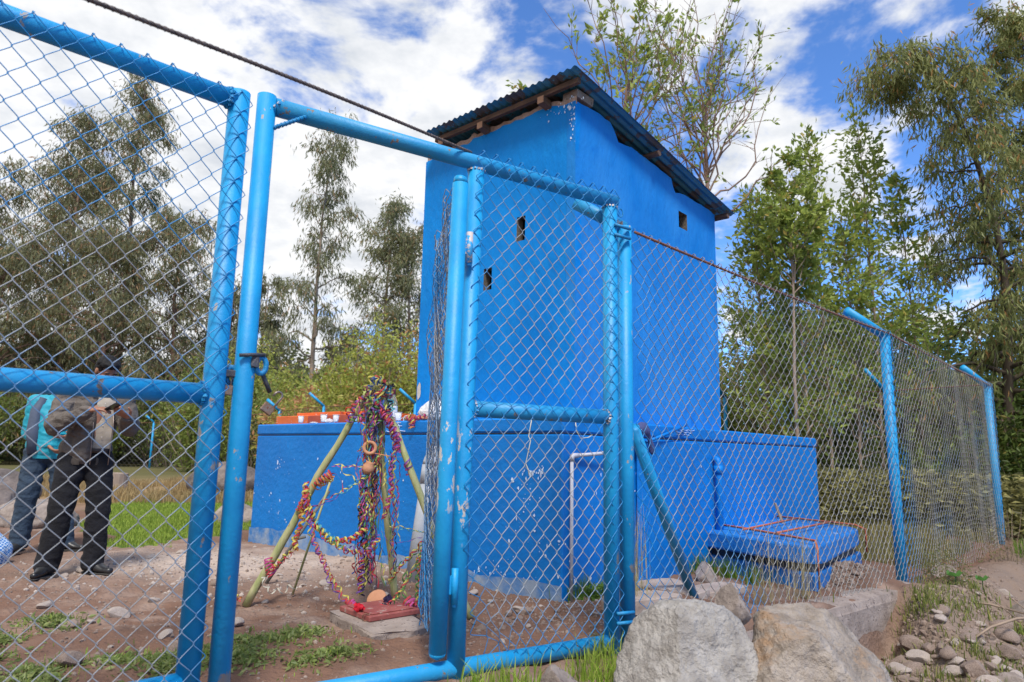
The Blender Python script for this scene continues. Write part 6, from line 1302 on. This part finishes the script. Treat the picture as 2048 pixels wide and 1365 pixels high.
def person(lab, base, r, t, J, opts):
    rt = thing('person', lab, 'person', tuple(base)); fr = (base, r, t); j = {k: A(v) for k, v in J.items()}
    # one continuous body
    g = G(); P_, ax = head(g, j['head'], opts['yaw'], opts['pitch'])
    capsule(g, j['neck'] - A([0, 0, .06]), j['head'] + A([0, -.02, -.03]), .058, .054)
    ellip(g, j['chest'], (.165, .105, .19)); ellip(g, j['hip'] + A([0, 0, .03]), (.155, .105, .13)); capsule(g, j['hip'], j['chest'], .125, .13)
    for s_ in 'LR':
        capsule(g, j['sh' + s_], j['el' + s_], .050, .040); capsule(g, j['el' + s_], j['wr' + s_], .040, .028); capsule(g, j['chest'] + A([0, 0, .12]), j['sh' + s_], .06, .052)
        capsule(g, j['lg' + s_], j['kn' + s_], .080, .055); capsule(g, j['kn' + s_], j['an' + s_], .052, .036); ft = j['to' + s_] - j['an' + s_]; capsule(g, j['an' + s_] - A([0, 0, .045]), j['an' + s_] * .4 + j['to' + s_] * .6 - A([0, 0, .012]), .026, .018)
        hd_ = opts['hand' + s_]; hand(g, j['wr' + s_], hd_[0], hd_[1], hd_[2], 1, hd_[3])
    remesh('body', g, M['skin'], rt, fr, .0055, smooth=3)
    # hair: cap over the skull leaving the face free
    g = G(); ellip(g, P_(0, -.024, .046), (.083, .094, .088), ax); ellip(g, P_(0, -.05, .0), (.078, .066, .075), ax); ellip(g, P_(0, .040, .092), (.062, .046, .032), ax)
    for k in range(26): a_ = k * 2.4; capsule(g, P_(.055 * math.cos(a_), .045 * math.sin(a_) - .01, .10), P_(.078 * math.cos(a_), .085 * math.sin(a_) - .01, .075), .018, .010, 8)
    remesh('hair', g, M['hair'], rt, fr, .007, .006, 30, 2)
    def face_part(nm, pts, rr, mat): g = G(); V, F = ICO[2]; [g.add(V * A(r_) @ A(ax) + P_(*p), [F]) for p, r_ in zip(pts, rr)]; g.V = [A(base)[None] + v[:, :1] * A(r) + v[:, 1:2] * A(t) + A([[0, 0, 1]]) * v[:, 2:3] for v in g.V]; return part(nm, g, mat, rt, True)
    for s_ in (-1, 1):
        face_part('eye', [(s_ * .030, .079, .008)], [(.011, .006, .006)], M['phone']); face_part('eyebrow', [(s_ * .031, .087, .036)], [(.020, .005, .0045)], M['hair'])
    # jacket
    g = G(); cj = opts.get('bulk', 1.)
    ellip(g, j['chest'] + A([0, 0, -.01]), (.205 * cj, .145 * cj, .215)); capsule(g, j['hip'] + A([0, .0, .045]), j['chest'] + A([0, 0, -.04]), .168 * cj, .165 * cj, 20); ellip(g, j['hip'] + A([0, 0, .06]), (.200 * cj, .150 * cj, .12))
    for s_ in 'LR':
        capsule(g, j['chest'] + A([0, -.01, .13]), j['sh' + s_], .078, .080); capsule(g, j['sh' + s_], j['el' + s_], .082, .074); capsule(g, j['el' + s_], j['wr' + s_] + (j['el' + s_] - j['wr' + s_]) * .12, .074, .050)
    capsule(g, j['neck'] + A([-.05, 0, -.02]), j['neck'] + A([.05, 0, -.02]), .070, .070)
    sx, open_ = opts.get('openx', 0), opts.get('open', 0)
    def cutj(co):
        if open_:      # pull the front apart into an open placket that shows the shirt
            m_ = np.exp(-(((co[:, 0] - sx) / .045) ** 2)) * (co[:, 1] > .03) * (co[:, 2] < 1.44) * (co[:, 2] > .86) * (np.abs(co[:, 0] - sx) < .12)
            co = co.copy(); co[:, 1] -= m_ * .105
        co[:, 2] = np.maximum(co[:, 2], opts['hem'])
        return co
    remesh('jacket', g, opts['jm'], rt, fr, .010, opts.get('fold', .016), 8, 4, cut=cutj)
    g = G(); a_ = np.linspace(0, 2 * PI, 29); R2 = lambda q: A(base) + A(r) * q[0] + A(t) * q[1] + A([0, 0, q[2]])
    ring = [(.93, -.001), (.97, .02), (.97, .045), (.93, .06)]; V = []
    for s0, z in ring:
        for k in range(28):
            V.append(R2(j['hip'] * A([1, 1, 0]) + A([.196 * cj * s0 * math.cos(a_[k]), .150 * cj * s0 * math.sin(a_[k]), opts['hem'] - .005 + z])))
    g.add(V, [(jj * 28 + k, jj * 28 + (k + 1) % 28, (jj + 1) * 28 + (k + 1) % 28, (jj + 1) * 28 + k) for jj in range(3) for k in range(28) if not (open_ and 5 <= k <= 7)])
    part('waistband', g, opts['rib'], rt, True)
    # trousers
    g = G(); ellip(g, j['hip'] + A([0, 0, .0]), (.165, .122, .135))
    for s_ in 'LR': capsule(g, j['lg' + s_] + A([0, 0, .03]), j['kn' + s_], .105, .086); capsule(g, j['kn' + s_], j['an' + s_] + A([0, 0, .0]), .084, .082); ellip(g, j['an' + s_] + A([0, .01, .0]), (.080, .088, .07))
    remesh('trousers', g, opts['tm'], rt, fr, .010, .013, 6, 3, cut=lambda co: np.concatenate([co[:, :2], np.maximum(co[:, 2:], .030)], 1))
    for s_ in 'LR':
        an, to = j['an' + s_], j['to' + s_]; fd_ = nrm((to - an) * A([1, 1, 0])); sd_ = A([-fd_[1], fd_[0], 0]); g = G(); gs = G()
        for gg, z0, z1, wd_ in ((g, .012, 1, .043), (gs, 0, .016, .047)):
            nn_ = 12; V = []
            for s0 in np.linspace(0, 1, nn_):
                L0 = -.075 + s0 * .285; wv = wd_ * (.62 + .55 * math.sin(min(1, s0 * 1.1 + .12) * PI) ** .6) * (1 if s0 < .93 else .78) * (1 if s0 > .04 else .8); hgt = (.105 - .060 * sstep(.35, .8, s0)) if z1 == 1 else .016
                for q in range(10): a2 = q * 2 * PI / 10; V.append(R2(an * A([1, 1, 0]) + fd_ * L0 + sd_ * wv * math.cos(a2) + A([0, 0, z0 + max(0, (math.sin(a2) + 1) / 2) * hgt])))
            gg.add(V, [(i * 10 + q, i * 10 + (q + 1) % 10, (i + 1) * 10 + (q + 1) % 10, (i + 1) * 10 + q) for i in range(nn_ - 1) for q in range(10)] + [tuple(range(10))[::-1], tuple(range((nn_ - 1) * 10, nn_ * 10))])
        sh_ = part('shoe', g, M['shoe'], rt, True); part('sole', gs, M['sole'], sh_, True)
    return rt, R2, j
rv, tv = nrm(A([.85, .53, 0])), nrm(A([.53, -.85, 0]))
b1 = A([-3.44, 5.66, gz_(-3.5, 5.6) + .012])
man, R2, jm = person('person in a grey brown jacket and black trousers looking down at a phone', b1, rv, tv,
    dict(hip=(-.02, 0, .93), chest=(.01, .02, 1.27), neck=(.035, .03, 1.475), head=(.06, .075, 1.615), shL=(-.185, .0, 1.41), shR=(.20, .02, 1.41), elL=(-.245, .13, 1.16), elR=(.265, .12, 1.17), wrL=(-.03, .34, 1.285), wrR=(.235, .34, 1.245),
         lgL=(-.10, 0, .90), lgR=(.075, 0, .90), knL=(-.145, .045, .49), knR=(.115, .03, .49), anL=(-.19, .0, .085), anR=(.115, .0, .085), toL=(-.25, .15, .03), toR=(.215, .13, .03)),
    dict(yaw=-.35, pitch=-.62, handL=((.75, .35, .12), (.15, -.2, -.8), .75, -1), handR=((-.55, .55, .25), (.1, -.35, .9), .85, 1), jm=M['jacket'], rib=M['rib'], tm=M['trouser'], hem=.865, bulk=.92, open=1, openx=.075, fold=.017))
def man_part(name, fn, mat, label=None, par=man, base=b1): g = G(); fn(g); g.V = [base[None] + v[:, :1] * rv + v[:, 1:2] * tv + A([[0, 0, 1]]) * v[:, 2:3] for v in g.V]; return part(name, g, mat, par, True, label)
# cream shirt front filling the open jacket
def shirt(g):
    us = np.linspace(-.055, .075, 12); zs = np.linspace(.99, 1.44, 20); V = []
    for z in zs:
        for u in us: V.append([u + .07 + .02 * (z - 1.2), (.125 + .015 * math.sin((z - .9) * 6)) - (max(0, z - 1.36) * .42) - (u * u) * 3 + .005 * math.sin(z * 40 + u * 30), z])
    k = 12; g.add(V, [(j_ * k + i, j_ * k + i + 1, (j_ + 1) * k + i + 1, (j_ + 1) * k + i) for j_ in range(19) for i in range(11)])
man_part('shirt', shirt, M['shirt'])
man_part('belt', lambda g: g.box((.065, .135, .972), (.13, .012, .035), bev=.002), M['belt'])
for z in (1.08, 1.17, 1.26, 1.35): man_part('button', lambda g, z=z: g.lathe([(0, 0), (.005, .001), (.005, .003), (0, .004)], (.075, .145 - max(0, z - 1.36) * .4, z), 8, ax=A([[1, 0, 0], [0, 0, 1], [0, 1, 0]])), M['patch'])
man_part('zip', lambda g: g.tube([A([.015, .158, .86]), A([.012, .172, 1.0]), A([.010, .170, 1.15]), A([.0, .150, 1.30])], .004, 6), M['steel'])
man_part('zip', lambda g: g.tube([A([.140, .145, .86]), A([.145, .155, 1.0]), A([.150, .150, 1.15]), A([.140, .130, 1.30])], .004, 6), M['steel'])
man_part('collar', lambda g: [g.tube([A([-.045, .02, 1.50]), A([-.05, .085, 1.47]), A([.0, .135, 1.42])], A([.022, .026, .018]), 10), g.tube([A([.12, .02, 1.50]), A([.135, .085, 1.46]), A([.12, .125, 1.41])], A([.022, .026, .018]), 10)][0], M['jacket'])
# the phone lies in the hand
g = G(); pc_ = b1 + rv * .125 + tv * .445 + A([0, 0, 1.315]); axf = nrm(rv * .45 + tv * .8 + A([0, 0, .30])); axs = nrm(np.cross(axf, A([0, 0, 1]))); axn = np.cross(axs, axf)
g.box(pc_, (.068, .138, .010), np.stack([axs, axf, axn]), bev=.003); ph = thing('mobile_phone', 'black mobile phone held in both hands by the standing man', 'phone', tuple(pc_)); part('case', g, M['phone'], ph)
g = G(); g.box(pc_ + axn * .0056, (.060, .124, .0008), np.stack([axs, axf, axn])); part('screen', g, M['phone'], ph)
b2 = A([-4.42, 6.64, gz_(-4.42, 6.64) + .012])
r3, t3 = nrm(A([.90, .42, 0])), nrm(A([.42, -.90, 0]))
m2, R3, j2 = person('person in a turquoise jacket and dark jeans mostly hidden behind the man with the phone', b2, r3, t3,
    dict(hip=(0, 0, .92), chest=(.03, .01, 1.24), neck=(.07, .02, 1.44), head=(.115, .05, 1.575), shL=(-.14, .0, 1.38), shR=(.21, .02, 1.38), elL=(-.165, -.03, 1.10), elR=(.26, .02, 1.12), wrL=(.02, .14, .97), wrR=(.19, .20, 1.08),
         lgL=(-.09, 0, .89), lgR=(.09, 0, .89), knL=(-.12, .03, .49), knR=(.16, .03, .49), anL=(-.14, .0, .085), anR=(.22, .02, .085), toL=(-.17, .15, .03), toR=(.34, .10, .03)),
    dict(yaw=.1, pitch=-.35, handL=((.5, .5, -.4), (.2, -.2, .5), .6, 1), handR=((-.5, .5, -.2), (.1, -.3, .7), .6, 1), jm=M['cyanj'], rib=M['cyanj'], tm=M['jeans'], hem=.86, fold=.012, bulk=.95))
def m2part(name, pts, rr, mat, label=None): g = G(); g.tube(pts, rr, 12); g.V = [b2[None] + v[:, :1] * r3 + v[:, 1:2] * t3 + A([[0, 0, 1]]) * v[:, 2:3] for v in g.V]; return part(name, g, mat, m2, True, label)
m2part('side_panel', [A([-.10, .10, .90]), A([-.125, .09, 1.10]), A([-.12, .065, 1.30]), A([-.08, .05, 1.42])], A([.055, .06, .058, .04]), M['greyj'], 'dark grey side panel')
# checked bag at the left edge
V, F = ICO[4]; V = V.copy(); V = V * A([.24, .17, .19]) * (1 + .28 * (fbm(V, 1.8, 4) - .5)[:, None]); V[:, 0] *= 1 + .25 * np.clip(-V[:, 2] / .19, -1, 1); V[:, 2] = np.maximum(V[:, 2] + .12, .0)
bc_ = A([-4.50, 6.05, gz_(-4.5, 6.05)]); g = G(); g.add(V + bc_, [F]); bg = thing('checked_bag', 'blue and white checked cloth bag slumped at the left edge', 'bag', tuple(bc_)); part('body', g, M['check'], bg, True)
g = G(); g.tube([bc_ + A([-.05, 0, .26]), bc_ + A([-.03, -.02, .42]), bc_ + A([.03, -.03, .45]), bc_ + A([.08, -.02, .28])], A([.03, .018, .016, .03]), 10); part('knotted_handle', g, M['check'], bg, True)
